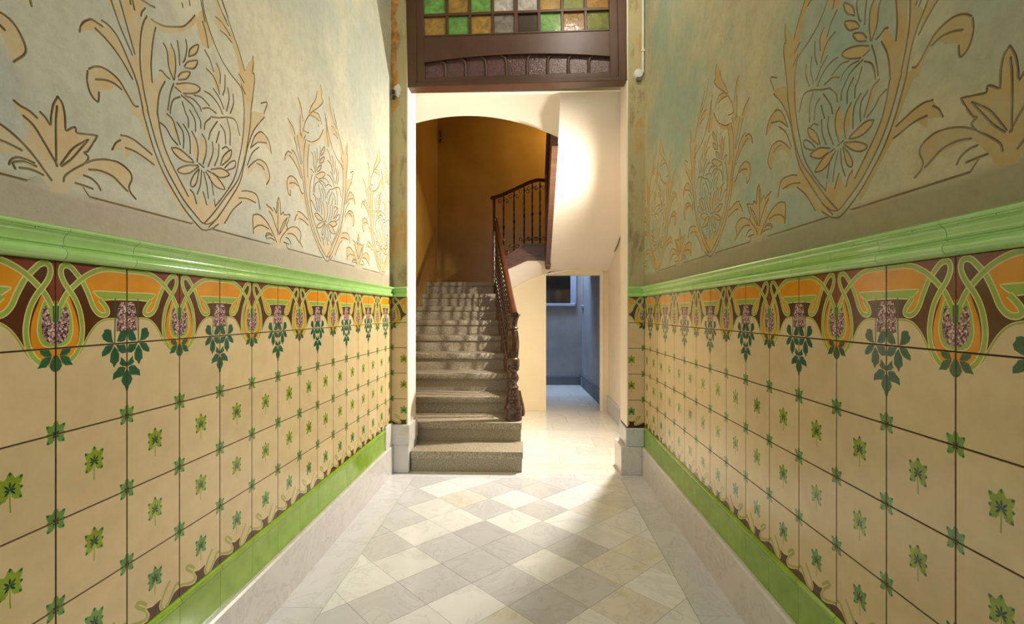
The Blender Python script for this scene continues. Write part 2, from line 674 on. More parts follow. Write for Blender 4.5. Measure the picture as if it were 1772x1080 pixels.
def frieze_layers():
    L = []
    L += shape(frs([(150, -20), (760, 60), (760, 505), (640, 503), (575, 505), (520, 527), (470, 572), (430, 622), (392, 690), (150, 730)]), kBROWN)
    L += shape(frs([(150, -20), (760, 60), (760, 135), (600, 115), (520, 118), (440, 140), (350, 165), (300, 120), (240, 90), (205, 110), (208, 190), (222, 260), (212, 330), (195, 400), (150, 400)]), kRUST)
    # arch ribbon on the lower edge
    A = frs([(645, 507), (575, 510), (518, 530), (467, 577), (427, 638), (392, 705), (352, 772), (300, 818), (270, 835)])
    L += stroke(A, .0076, kLINE) + stroke(A, .0046, kOL)
    # bud
    L += shape(frs([(150, 385), (205, 385), (262, 320), (300, 400), (332, 490), (347, 590), (337, 690), (302, 772), (250, 835), (150, 860)]), kORANGE, 4)
    almond = frs([(120, 400), (180, 385), (215, 368), (248, 358), (278, 430), (297, 520), (299, 610), (272, 682), (232, 714), (180, 724), (120, 720)])
    L += shape(almond, kRIB, 3)
    L += stroke(almond[1:-1], .0026, kLINE)
    L += shape(frs([(150, 530), (182, 535), (205, 480), (235, 410), (262, 430), (272, 520), (266, 610), (240, 662), (205, 692), (150, 692)]), kGRAPE, 3)
    L += stroke(frs([(183, 372), (182, 440), (180, 530)]), .004, kDK)
    # trapezoid
    L += shape(frs([(760, 150), (600, 135), (500, 135), (440, 155), (385, 200), (420, 290), (450, 380), (490, 440), (535, 455), (570, 440), (560, 400), (520, 350), (470, 300), (480, 288), (600, 288), (760, 302)]), kORANGE)
    band = frs([(760, 301), (600, 290), (480, 286), (468, 300), (548, 368), (552, 358), (640, 352), (760, 356)])
    L += shape(band, kRIB)
    L += stroke(frs([(760, 301), (600, 291), (480, 287), (468, 300), (520, 346), (548, 372)]), .0028, kLINE, 2)
    L += stroke(frs([(760, 358), (640, 354), (554, 358)]), .0028, kLINE, 2)
    Bp = frs([(512, 350), (548, 392), (572, 430), (574, 462), (540, 474), (500, 458), (462, 408), (432, 330), (402, 262), (378, 215), (335, 158), (290, 106), (248, 86), (216, 98), (206, 142), (220, 195), (252, 252), (302, 322), (342, 402), (366, 490), (376, 590), (362, 692), (328, 772), (280, 826)])
    Cp = frs([(760, 138), (690, 128), (600, 118), (520, 122), (445, 148), (375, 190), (305, 252), (250, 312), (212, 380), (196, 410)])
    b1, b2 = ribbon(Bp[:11], .0094); L += b1 + b2
    c1, c2 = ribbon(Cp, .0096); L += c1 + c2
    b1, b2 = ribbon(Bp[10:], .0094); L += b1 + b2
    # leaf under the bud
    for pl in ([(150, 770), (195, 785), (215, 740), (250, 728), (288, 726), (278, 760), (250, 785), (205, 790)],
               [(196, 792), (235, 788), (270, 800), (285, 835), (303, 862), (270, 862), (240, 866), (212, 838)],
               [(150, 790), (180, 788), (205, 830), (214, 870), (200, 895), (180, 914), (150, 905)]):
        L += shape(frs(pl), kDK)
    L += stroke(frs([(200, 785), (240, 760), (275, 735)]), .0012, kTEAL, 2) + stroke(frs([(205, 800), (245, 830), (285, 855)]), .0012, kTEAL, 2)
    # hanging cluster
    L += shape(frs([(760, 372), (675, 372), (658, 420), (650, 500), (646, 600), (760, 610)]), kGRAPE)
    L += stroke(frs([(637, 345), (636, 500), (632, 700)]), .0036, kDK)
    for pl in ([(620, 690), (612, 648), (605, 592), (575, 582), (548, 590), (545, 612), (530, 632), (540, 664), (575, 685)],
               [(650, 680), (660, 640), (680, 598), (705, 584), (728, 596), (722, 640), (716, 668), (690, 682)],
               [(625, 702), (592, 704), (558, 718), (545, 742), (530, 762), (530, 798), (560, 790), (592, 770), (612, 740)],
               [(630, 715), (655, 745), (668, 780), (666, 830), (645, 852), (627, 884), (612, 850), (594, 838), (600, 775)],
               [(640, 702), (675, 705), (712, 700), (724, 740), (722, 766), (690, 772), (662, 752)],
               [(725, 872), (690, 868), (668, 850), (680, 828), (680, 798), (705, 818), (728, 846), (760, 850), (760, 872)],
               [(718, 880), (690, 872), (664, 880), (645, 905), (622, 928), (616, 980), (650, 962), (692, 950), (712, 915)],
               [(725, 895), (700, 935), (684, 985), (700, 1015), (712, 1025), (722, 1060), (760, 1060), (760, 895)]):
        L += shape(frs(pl), kDK)
    for pl in ([(625, 690), (600, 660), (575, 610)], [(655, 680), (680, 640), (705, 605)], [(625, 710), (585, 740), (545, 780)], [(632, 730), (634, 790), (628, 860)], [(715, 885), (670, 920), (635, 960)]):
        L += stroke(frs(pl), .0012, kTEAL, 2)
    return L


def lobe(cx, cy, ang, ln, wd, k):
    prof = [(.04, .10), (.25, .24), (.42, .46), (.50, .40), (.64, .5), (.72, .36), (.85, .30), (1, 0)]
    pts = [(r, q) for r, q in prof] + [(r, -q) for r, q in reversed(prof[:-1])]
    c, s = math.cos(ang), math.sin(ang)
    return ([(cx + (r * ln) * c - (q * wd) * s, cy + (r * ln) * s + (q * wd) * c) for r, q in pts], k)


def leaf(cx, cy, k, stem, sc=1.0, rot=0.0, dark=True):
    L = []
    if stem: L += stroke([(cx, cy), (cx, cy - .022 * sc), (cx - .001, cy - .046 * sc)], .0034 * sc, kYL, 2)
    spec = [(90, .038, .020), (45, .037, .0195), (135, .037, .0195), (2, .027, .018), (178, .027, .018), (-42, .033, .0195), (222, .033, .0195)]
    for a, l, wd in spec:
        L.append(lobe(cx, cy, math.radians(a + rot), l * sc, wd * sc, k))
    for a, l, wd in spec:
        an = math.radians(a + rot)
        # darker tips and veins
        tx, ty = cx + math.cos(an) * l * sc * .74, cy + math.sin(an) * l * sc * .74
        L.append(lobe(tx, ty, an, l * sc * .26, wd * sc * .34, kDK))
        L.append(lobe(cx, cy, an, l * sc * (.46 if dark else .34), wd * sc * .26, kTEAL))
    return L


def corner_leaves(x0, x1, bottom=True, top=True, h=.2, base=0):
    L = []
    for x in (x0, x1):
        if bottom: L += leaf(x, base, kCL, False, .86, 0, False)
        if top: L += leaf(x, base + h, kCL, False, .86, 0, False)
    return L


def wv(x, y):
    p = onX(200 + x / 3.3733, 760 + y / 3.375, XL)
    a = onX(200 + 362 / 3.3733, 760 + 937 / 3.375, XL)
    return ((p.y - a.y) * .2 / .206, p.z - a.z)


def wave_layers():
    L = []
    top = [(362, 882), (385, 872), (420, 868), (455, 850), (466, 815), (445, 788), (480, 776), (520, 740), (512, 775), (520, 800), (545, 785), (560, 758), (582, 712), (603, 692)]
    q = [wv(*p) for p in top]
    q[0] = (-.004, q[0][1]); q[-1] = (.204, q[0][1])
    L += shape([(-.004, -.01)] + q[:] + [(.204, -.01)], kBROWN)
    S = [wv(*p) for p in [(362, 868), (420, 856), (452, 835), (452, 800), (428, 786), (408, 775), (405, 762), (425, 752), (455, 768)]]
    S[0] = (-.004, S[0][1])
    U1 = [wv(*p) for p in [(524, 800), (520, 765), (540, 700), (562, 650)]]
    U2 = [wv(*p) for p in [(540, 786), (566, 735), (590, 672), (610, 640)]]
    U2[-1] = (.203, S[0][1] + .002)
    for P in (S, U1, U2):
        L += stroke(P, .0092, kOL, 5)
    L += stroke(q, .0024, kLINE, 2)
    return L


def mirrored(L):
    return [([(TILE - p[0], p[1]) for p in poly], k) for poly, k in L]


FRL = frieze_layers()
HROW = [ZR[i] - ZR[i + 1] for i in range(5)]
WAVE = wave_layers()


def row_layers(r):
    h = HROW[r]
    if r == 0: return FRL
    if r == 1:
        return [([(p[0], p[1] + h) for p in poly], k) for poly, k in FRL] + corner_leaves(0, TILE, True, False, h)
    L = corner_leaves(0, TILE, r < 4, True, h)
    L += leaf(TILE / 2, h / 2 + .008, kYL if r < 4 else kCL, True)
    if r == 4: L = WAVE + L
    return L


TM = {}
for r in range(5):
    La = row_layers(r)
    Lb = mirrored(La)
    nm = 'frieze_tile' if r == 0 else 'wall_tile'
    for key, Lr in (('A', La), ('B', Lb)):
        TM[r, key] = tile_mesh(nm, Lr, 0, TILE, HROW[r])
    # cut tiles for the door piers
    TM[r, 'L'] = tile_mesh(nm, La, 0, DXL - XL, HROW[r])
    TM[r, 'R'] = tile_mesh(nm, Lb, TILE - (XR - DXR), TILE, HROW[r])
    # cut tiles at the inner corners
    cl = TE - (BUD_L + 13 * TILE); cr = TE - (BUD_R + 13 * TILE)
    TM[r, 'cutL'] = tile_mesh(nm, Lb, 0, cl, HROW[r])
    TM[r, 'cutR'] = tile_mesh(nm, La, TILE - cr, TILE, HROW[r])

ML = Matrix(((0, 0, 1, 0), (1, 0, 0, 0), (0, 1, 0, 0), (0, 0, 0, 1)))        # local x->+Y, y->Z, z->+X
MR = Matrix(((0, 0, -1, 0), (-1, 0, 0, 0), (0, 1, 0, 0), (0, 0, 0, 1)))      # local x->-Y, y->Z, z->-X
ME = Matrix(((1, 0, 0, 0), (0, 0, -1, 0), (0, 1, 0, 0), (0, 0, 0, 1)))       # local x->+X, y->Z, z->-Y

RAILP = [(-.012, 0), (.014, 0), (.021, .003), (.0265, .009), (.028, .016), (.0255, .023), (.020, .028), (.0165, .0295), (.0165, .0325), (.0205, .034),
         (.0185, .037), (.0178, .043), (.019, .050), (.0225, .057), (.0275, .061), (.0305, .0620), (.0305, .0645), (.0345, .0655), (.036, .069), (.034, .073), (.020, .079), (-.012, .080)]
BASEP = [(-.010, 0), (.002, 0), (.002, .128), (.0035, .132), (.0075, .136), (.009, .142), (.0075, .148), (.003, .152), (.001, .156), (-.010, .156)]


def profile_mesh(name, prof, length, mat, gap=.0008):
    verts, faces = [], []
    n = len(prof)
    for x in (gap, length - gap):
        verts += [(x, p[1], p[0]) for p in prof]
    for i in range(n - 1):
        faces.append([i, i + n, i + n + 1, i + 1])
    faces.append(list(range(n))); faces.append(list(reversed(range(n, 2 * n))))
    return meshdata(name, verts, faces, mat, smooth=38)


RAIL_ME = profile_mesh('rail_tile', RAILP, TILE, RAILG)
BASE_ME = profile_mesh('base_tile', BASEP, TILE, GREENBASE)


# ------------------------------------------------------------------ side walls with incised plaster
def crop(x0, y0, s):
    return lambda l: [(x0 + x / s, y0 + y / s) for x, y in l]


cA, cB, cC, cD = crop(120, 0, 5.4), crop(280, 0, 5.4), crop(180, 190, 5.4), crop(300, 190, 5.4)
cE, cF, cP = crop(0, 150, 4.5), crop(480, 140, 6.75), crop(430, 270, 5.144)


def wallpts(l, dt=0.0):
    out = []
    for px, py in l:
        p = onX(px, py, XL)
        out.append((p.y + dt, p.z))
    return out


S_SHIELD, F_SHIELD, S_PALM, F_PALM = [], [], [], []
for c, ls in ((cA, [
    [(95, 300), (110, 240), (140, 200), (200, 180), (255, 210), (312, 247)], [(240, 262), (330, 350), (420, 460), (500, 580), (592, 742)],
    [(300, 190), (360, 230), (430, 310), (490, 420), (545, 550), (600, 680), (640, 800), (680, 980), (697, 1085)],
    [(390, 0), (430, 120), (480, 260), (540, 400), (590, 515)], [(470, 0), (510, 140), (560, 320), (612, 505)], [(590, 0), (610, 95)],
    [(690, 0), (740, 40), (800, 68)], [(670, 150), (680, 110), (710, 75)],
    [(725, 150), (690, 220), (668, 330), (660, 480), (665, 640), (685, 780), (715, 940), (747, 1085)],
    [(765, 180), (830, 220), (900, 245), (1000, 250), (1070, 243), (1124, 200), (1175, 140)],
    [(808, 255), (785, 360), (770, 500), (765, 640), (775, 770)],
    [(180, 645), (230, 622), (300, 628), (380, 672), (460, 745), (520, 840), (570, 930), (610, 990), (645, 995)],
    [(245, 742), (320, 745), (390, 765), (440, 795), (490, 838)], [(172, 660), (165, 740), (185, 840), (220, 910), (270, 950), (278, 860)],
    [(840, 660), (865, 662), (905, 710), (940, 740)], [(895, 760), (850, 850), (830, 950), (822, 1075)], [(975, 780), (945, 870), (930, 960), (920, 1030)]]),
    (cB, [
    [(15, 400), (50, 480), (65, 620), (110, 745)], [(85, 410), (120, 500), (130, 620), (118, 745)], [(145, 380), (160, 480), (168, 610)],
    [(225, 370), (235, 450), (215, 560), (195, 580)], [(250, 530), (265, 460), (320, 420), (345, 425), (320, 500), (250, 530)],
    [(210, 620), (250, 575), (335, 568), (300, 640), (215, 630)], [(150, 720), (190, 675), (265, 675), (230, 735), (155, 745)],
    [(135, 785), (220, 775), (310, 790), (360, 830), (310, 870), (200, 875)], [(125, 815), (180, 860)], [(180, 890), (230, 930), (290, 990), (340, 1075)],
    [(190, 950), (230, 1075)], [(215, 895), (290, 925), (350, 990), (370, 1040)], [(300, 890), (370, 910), (445, 990)], [(170, 905), (110, 930), (85, 1000), (80, 1060)],
    [(400, 465), (450, 560), (485, 670)], [(510, 590), (545, 680), (545, 780)], [(415, 640), (480, 710), (520, 800), (540, 880)],
    [(590, 700), (590, 820), (570, 890)], [(395, 850), (460, 890), (530, 980), (570, 1070)], [(480, 825), (540, 920), (580, 1020)],
    [(615, 820), (630, 920), (605, 1040)], [(665, 880), (670, 970), (640, 1060)], [(380, 1015), (440, 1010), (510, 1060)],
    [(380, 0), (400, 120), (440, 260), (490, 400), (560, 560), (650, 700), (740, 820), (765, 960), (770, 1075)],
    [(380, 200), (410, 300), (435, 450)], [(520, 0), (560, 100), (605, 195)], [(560, 0), (610, 150), (660, 300), (720, 470), (775, 660)],
    [(500, 155), (570, 220), (640, 335)], [(545, 285), (600, 330), (655, 400)], [(850, 525), (855, 600), (845, 680), (862, 690), (865, 780), (840, 980), (832, 1085)],
    [(720, 690), (770, 775)], [(740, 790), (780, 880)], [(925, 965), (985, 960), (955, 1060)]]),
    (cC, [
    [(360, 0), (400, 150), (450, 320), (500, 460), (570, 620), (660, 780), (760, 940), (870, 1075), (930, 1125), (1000, 1115), (1070, 1070)],
    [(405, 0), (450, 170), (500, 340), (570, 520), (650, 680), (750, 850), (860, 990), (930, 1062), (1000, 1058), (1075, 1000)],
    [(500, 0), (520, 160), (560, 330), (620, 480), (700, 640), (790, 812)],
    [(155, 237), (220, 250), (300, 295), (380, 360), (450, 420)], [(200, 355), (280, 385), (360, 435), (470, 515)], [(75, 375), (110, 310), (155, 282)],
    [(585, 35), (640, 90), (670, 180), (712, 325)], [(525, 120), (580, 170), (630, 260), (690, 330)], [(680, 115), (730, 190), (745, 260), (742, 360)],
    [(740, 135), (785, 210), (805, 300), (805, 410)], [(820, 200), (860, 280), (880, 380), (870, 490)], [(915, 225), (950, 290), (955, 400), (925, 510)],
    [(630, 355), (690, 360), (760, 410), (840, 490), (740, 475), (660, 410), (630, 355)], [(880, 520), (780, 520), (690, 555), (720, 595), (800, 590), (885, 530)],
    [(890, 550), (840, 610), (810, 680), (820, 720), (860, 690), (890, 560)], [(912, 565), (900, 700), (870, 790)], [(930, 580), (960, 700), (975, 830)],
    [(950, 580), (1000, 660), (1025, 800)], [(885, 500), (935, 540)],
    [(805, 745), (840, 790), (865, 880)], [(925, 765), (945, 830), (960, 890)], [(1030, 835), (1040, 900)],
    [(750, 0), (785, 80), (790, 165)], [(800, 0), (850, 100), (855, 205)], [(850, 0), (900, 100), (905, 175)]]),
    (cD, [
    [(350, 558), (450, 550), (525, 605), (440, 635), (370, 590)], [(315, 565), (400, 620), (460, 700), (480, 745), (400, 720), (330, 630)],
    [(365, 300), (370, 400), (325, 530)], [(425, 320), (420, 430), (385, 525)], [(440, 520), (470, 430), (540, 375), (530, 450), (455, 520)],
    [(480, 545), (530, 490), (580, 480), (570, 540), (500, 565)], [(290, 185), (300, 120), (350, 75)], [(350, 65), (430, 75), (500, 70), (580, 100), (620, 240)],
    [(500, 80), (530, 200), (530, 330)], [(440, 140), (480, 210), (490, 320)], [(330, 280), (350, 200), (410, 110)], [(400, 310), (430, 200)], [(455, 365), (490, 345), (520, 370)],
    [(660, 40), (660, 150), (640, 330), (610, 480), (570, 640), (480, 790), (390, 905)],
    [(723, 40), (720, 130), (690, 330), (650, 520), (600, 660), (500, 800), (380, 960), (290, 1060)],
    [(850, 70), (760, 180), (700, 330), (660, 520), (620, 680), (540, 820), (420, 1000), (330, 1100)],
    [(720, 360), (760, 250), (820, 205), (880, 270), (905, 340), (915, 410)], [(730, 350), (790, 305), (870, 310)], [(690, 520), (740, 400), (800, 350)],
    [(700, 540), (750, 490), (800, 465), (860, 500), (890, 570), (900, 640), (870, 700)], [(780, 500), (820, 520), (850, 560)],
    [(640, 760), (700, 760), (780, 800), (810, 930)], [(610, 825), (690, 830), (770, 870)], [(480, 1060), (560, 930), (640, 860)]])):
    S_SHIELD += [wallpts(c(l)) for l in ls]
S_SHIELD += [wallpts(cF(l), -1.0) for l in [
    [(500, 45), (518, 110), (520, 200), (535, 240), (490, 300), (420, 350), (380, 385)], [(465, 120), (445, 220), (400, 290), (370, 370)],
    [(420, 360), (480, 390), (510, 470), (515, 510)], [(385, 400), (440, 425), (490, 470)], [(380, 390), (330, 470), (310, 550), (305, 580), (355, 605)],
    [(480, 510), (485, 540)], [(555, 370), (570, 500), (582, 590)], [(605, 190), (620, 330), (660, 470), (690, 560)], [(645, 320), (690, 500)],
    [(120, 435), (180, 540), (205, 620)], [(240, 195), (270, 270), (290, 400), (305, 470)], [(265, 400), (265, 550), (272, 640)]]]
for c, ls, dt in ((cE, [
    [(105, 105), (160, 150), (230, 190), (290, 245)], [(180, 225), (260, 300), (330, 410), (400, 530), (450, 620)], [(310, 195), (350, 235), (392, 300)],
    [(445, 150), (435, 300), (440, 620)], [(450, 75), (485, 130), (505, 220), (510, 320), (520, 340), (560, 320), (590, 320), (600, 360), (680, 370), (760, 382)],
    [(450, 75), (415, 140), (400, 230), (395, 300)], [(470, 610), (520, 540), (580, 470), (680, 415)], [(480, 620), (560, 560), (640, 470), (690, 412)],
    [(760, 382), (720, 450), (680, 505), (655, 512), (688, 545), (680, 575), (640, 610)],
    [(495, 740), (510, 690), (580, 640), (640, 610)], [(640, 610), (720, 575), (820, 567), (920, 590), (1000, 650), (1028, 710), (1005, 780), (1020, 830), (1060, 877)],
    [(690, 645), (780, 655), (880, 700), (950, 770), (995, 815)], [(650, 690), (710, 715), (760, 760), (785, 808)], [(585, 750), (650, 770), (725, 797)],
    [(70, 605), (90, 565), (140, 550), (210, 570), (270, 597)], [(150, 632), (220, 640), (280, 660), (340, 690)]], 0),
    (cP, [[(252, 770), (200, 650), (150, 570), (100, 525), (60, 520), (38, 545), (45, 690)], [(180, 650), (130, 620), (80, 620), (50, 645)], [(215, 715), (190, 700), (160, 710), (165, 740)]], -1.0)):
    S_PALM += [wallpts(c(l), dt) for l in ls]
for c, ls in ((cA, [
    [(480, 0), (700, 0), (672, 150), (662, 330), (657, 500), (668, 700), (700, 900), (735, 1075), (690, 1075), (650, 850), (600, 690), (545, 560), (590, 515), (612, 505), (560, 250)],
    [(95, 300), (140, 200), (200, 180), (312, 247), (360, 250), (430, 330), (490, 440), (545, 570), (592, 742), (500, 590), (420, 470), (300, 340), (240, 290), (150, 285)],
    [(170, 660), (230, 622), (300, 628), (380, 672), (460, 745), (520, 840), (570, 930), (645, 1000), (650, 1075), (590, 1075), (560, 980), (500, 850), (440, 810), (380, 840), (290, 840), (278, 860), (270, 950), (220, 910), (185, 840)],
    [(725, 150), (765, 190), (808, 255), (785, 360), (770, 500), (765, 640), (775, 770), (850, 665), (870, 680), (895, 760), (850, 850), (825, 1000), (822, 1085), (740, 1085), (725, 940), (695, 780), (680, 640), (680, 400), (695, 250)],
    [(765, 180), (830, 220), (900, 245), (1000, 250), (1070, 243), (1124, 200), (1175, 140), (1195, 200), (1084, 285), (950, 310), (830, 285)]]),
    (cC, [
    [(405, 0), (500, 0), (520, 160), (560, 330), (620, 480), (700, 640), (790, 812), (805, 745), (840, 790), (865, 880), (895, 830), (925, 765), (960, 890), (1030, 835), (1040, 900), (1075, 880), (1075, 1000), (1000, 1055), (930, 1058), (860, 988), (750, 850), (650, 680), (570, 520), (500, 340), (450, 170)],
    [(270, 0), (360, 0), (400, 150), (450, 320), (500, 460), (570, 620), (660, 780), (760, 940), (740, 1000), (640, 820), (540, 640), (470, 520), (360, 440), (280, 400), (200, 455), (195, 380), (75, 375), (110, 310), (155, 240), (220, 250), (300, 295), (380, 360), (450, 420), (370, 200), (320, 80)],
    [(630, 355), (690, 360), (760, 410), (840, 490), (740, 475), (660, 410)], [(880, 520), (780, 520), (690, 555), (720, 595), (800, 590)],
    [(820, 200), (860, 280), (880, 380), (870, 490), (830, 380)], [(915, 225), (950, 290), (955, 400), (925, 510), (890, 400)], [(585, 35), (640, 90), (670, 180), (700, 300), (630, 180)],
    [(890, 560), (840, 610), (810, 680), (820, 720), (860, 690)]]),
    (cB, [
    [(85, 410), (120, 500), (130, 620), (115, 740), (65, 620), (60, 500)], [(250, 530), (265, 460), (320, 420), (345, 425), (320, 500)], [(210, 620), (250, 575), (335, 568), (300, 640)],
    [(150, 720), (190, 675), (265, 675), (230, 735)], [(135, 790), (220, 775), (310, 790), (360, 830), (310, 870), (200, 875)],
    [(330, 160), (390, 90), (440, 260), (490, 400), (435, 450), (380, 420), (340, 300)], [(510, 600), (545, 680), (540, 870), (480, 740)],
    [(480, 180), (570, 220), (655, 310), (720, 480), (775, 650), (850, 525), (865, 780), (832, 1075), (770, 1075), (762, 900), (740, 820), (720, 640), (655, 400), (545, 285)]]),
    (cD, [
    [(660, 30), (835, 30), (850, 70), (760, 180), (700, 330), (660, 520), (630, 680), (645, 755), (780, 800), (770, 870), (640, 862), (560, 930), (480, 1060), (350, 1085), (300, 1060), (500, 800), (600, 660), (650, 520), (650, 250)],
    [(722, 350), (760, 250), (820, 205), (880, 270), (915, 410), (850, 320), (790, 308)], [(690, 620), (700, 540), (800, 465), (860, 500), (895, 570), (895, 680), (870, 700), (840, 580), (780, 540), (740, 560)],
    [(350, 558), (450, 550), (525, 605), (440, 635)], [(320, 570), (400, 620), (460, 700), (480, 745), (400, 720)], [(440, 520), (470, 430), (540, 375), (530, 450)]])):
    F_SHIELD += [wallpts(c(l)) for l in ls]
F_SHIELD += [wallpts(cF(l), -1.0) for l in [
    [(500, 50), (518, 110), (520, 200), (535, 240), (490, 300), (420, 355), (480, 390), (510, 470), (490, 460), (440, 420), (385, 400), (330, 470), (310, 550), (300, 690), (275, 690), (262, 560), (262, 400), (240, 195), (270, 270), (292, 400), (310, 465), (370, 370), (400, 290), (445, 220), (465, 125)],
    [(120, 440), (180, 540), (222, 650), (246, 790), (190, 680), (150, 560)], [(605, 200), (622, 330), (662, 470), (690, 570), (640, 520), (600, 330)]]]
F_PALM += [wallpts(cE(l)) for l in [
    [(105, 105), (230, 190), (290, 245), (310, 195), (392, 300), (415, 140), (450, 75), (485, 130), (505, 220), (520, 340), (590, 320), (600, 360), (760, 382), (680, 505), (688, 545), (640, 610), (820, 567), (920, 590), (1000, 650), (1028, 710), (1005, 780), (1060, 877), (950, 790), (880, 720), (780, 680), (690, 660), (640, 690), (560, 780), (530, 830), (400, 820), (390, 790), (360, 700), (200, 500), (170, 400), (240, 370), (180, 250)]]]
F_PALM += [wallpts(cP([(252, 770), (200, 650), (150, 570), (100, 525), (60, 520), (35, 545), (40, 690), (100, 690), (180, 670), (240, 790)]), -1.0)]

LINE_Z = 1.535
GW, GD = .0029, .0034       # half width and depth of the incised lines


def build_plaster(side, X, shift, mats, parent, names):
    tmin, tmax = T0, TE
    verts = [Vector((tmin, ZRAIL - .01)), Vector((tmax, ZRAIL - .01)), Vector((tmax, ZC)), Vector((tmin, ZC))]
    faces = [[0, 1, 2, 3]]; fown = [-1]
    edges = []
    segs = []; sown = []
    copies = []
    for k in range(-2, 4):
        copies.append(('palm', k + shift, S_PALM, F_PALM)); copies.append(('shield', k + shift, S_SHIELD, F_SHIELD))
    own = -1
    used = []
    for kind, dt, ss, ff in copies:
        pts = [p for s in ss for p in s]
        a, b = min(p[0] for p in pts) + dt, max(p[0] for p in pts) + dt
        if b < tmin + .02 or a > tmax - .02: continue
        own += 1; used.append(kind)
        for f in ff:
            P = ccw([(q.x, q.y) for q in catmull([Vector((p[0] + dt, p[1])) for p in f], 2, True)])
            b0 = len(verts)
            verts += [Vector(p) for p in P]
            faces.append(list(range(b0, b0 + len(P)))); fown.append(own)
        for s in ss:
            c = catmull([Vector((p[0] + dt, p[1])) for p in s], 4)
            d = [(c[min(i + 1, len(c) - 1)] - c[max(i - 1, 0)]).normalized() for i in range(len(c))]
            nr = [Vector((-q.y, q.x)) for q in d]
            tri = []
            for off in (0, GW, -GW):
                b0 = len(verts)
                if off == 0:
                    line = c
                else:
                    line = [c[0] - d[0] * GW * .8] + [c[i] + nr[i] * off for i in range(len(c))] + [c[-1] + d[-1] * GW * .8]
                verts += [Vector(p) for p in line]
                edges += [(b0 + i, b0 + i + 1) for i in range(len(line) - 1)]
            for i in range(len(c) - 1):
                segs.append((c[i].x, c[i].y, c[i + 1].x, c[i + 1].y)); sown.append(own)
    # base line, interrupted by the palmettes and shield tips
    gaps = []
    for kk in range(-2, 5):
        gaps += [(kk + shift + 1.105, .075), (kk + shift + 1.60, .055)]
    xs = sorted(gaps); cur = tmin + .01
    lines = []
    for c0, hw in xs:
        if c0 - hw > cur and c0 - hw < tmax: lines.append((cur, c0 - hw))
        cur = max(cur, c0 + hw)
    if cur < tmax: lines.append((cur, tmax - .005))
    for a, b in lines:
        for off in (0, GW, -GW):
            b0 = len(verts)
            verts += [Vector((a, LINE_Z + off)), Vector((b, LINE_Z + off))]
            edges.append((b0, b0 + 1))
        segs.append((a, LINE_Z, b, LINE_Z)); sown.append(-1)
    V, E, F, ov, oe, of = delaunay_2d_cdt(verts, edges, faces, 0, 1e-5)
    P = np.array([(v.x, v.y) for v in V])
    Sg = np.array(segs); So = np.array(sown)
    best = np.full(len(P), 9.0); bo = np.full(len(P), -1)
    order = np.argsort(P[:, 0]); 
    for ch in range(0, len(P), 400):
        idx = order[ch:ch + 400]
        q = P[idx]
        lo, hi = q[:, 0].min() - .02, q[:, 0].max() + .02
        m = (np.minimum(Sg[:, 0], Sg[:, 2]) < hi) & (np.maximum(Sg[:, 0], Sg[:, 2]) > lo)
        if not m.any(): continue
        s = Sg[m]; so = So[m]
        A = s[:, :2]; D = s[:, 2:] - A
        L2 = (D ** 2).sum(1) + 1e-12
        t = np.clip((((q[:, None, :] - A[None]) * D[None]).sum(2)) / L2[None], 0, 1)
        dd = np.sqrt((((A[None] + t[..., None] * D[None]) - q[:, None, :]) ** 2).sum(2))
        j = dd.argmin(1)
        best[idx] = dd[np.arange(len(idx)), j]; bo[idx] = so[j]
    depth = np.where(best < GW * .75, -GD * (1 - best / (GW * .75)), 0)
    sg = 1 if side == 'left' else -1
    co = [(X + sg * depth[i], P[i, 0], P[i, 1]) for i in range(len(P))]
    groups = {}
    for f, o in zip(F, of):
        if 0 not in o: continue
        dv = [best[i] for i in f]
        ow = max(fown[i] for i in o)
        isg = min(dv) < GW * .3 and max(dv) < GW * 1.05
        if isg:
            j = f[int(np.argmin(dv))]
            m = 2; g = bo[j]
        elif ow >= 0: m = 1; g = ow
        else: m = 0; g = -1
        ff = list(f) if sg < 0 else list(reversed(f))
        # face towards the hall
        groups.setdefault(g, ([], []))
        groups[g][0].append(ff); groups[g][1].append(m)
    def sub(name, fl, ml):
        ids = sorted({i for f in fl for i in f}); mp = {a: b for b, a in enumerate(ids)}
        return meshdata(name, [co[i] for i in ids], [[mp[i] for i in f] for f in fl], mats, ml)
    wall = names
    me = sub('plaster', *groups[-1])
    for g in sorted(k for k in groups if k >= 0):
        kind = used[g]
        o = link('incised_shield' if kind == 'shield' else 'incised_palmette', sub('ornament', *groups[g]), parent)
        o['label'] = ('ochre incised shield of flowers and scrolling leaves on plaster' if kind == 'shield' else 'ochre incised palmette above the base line on plaster')
    return me


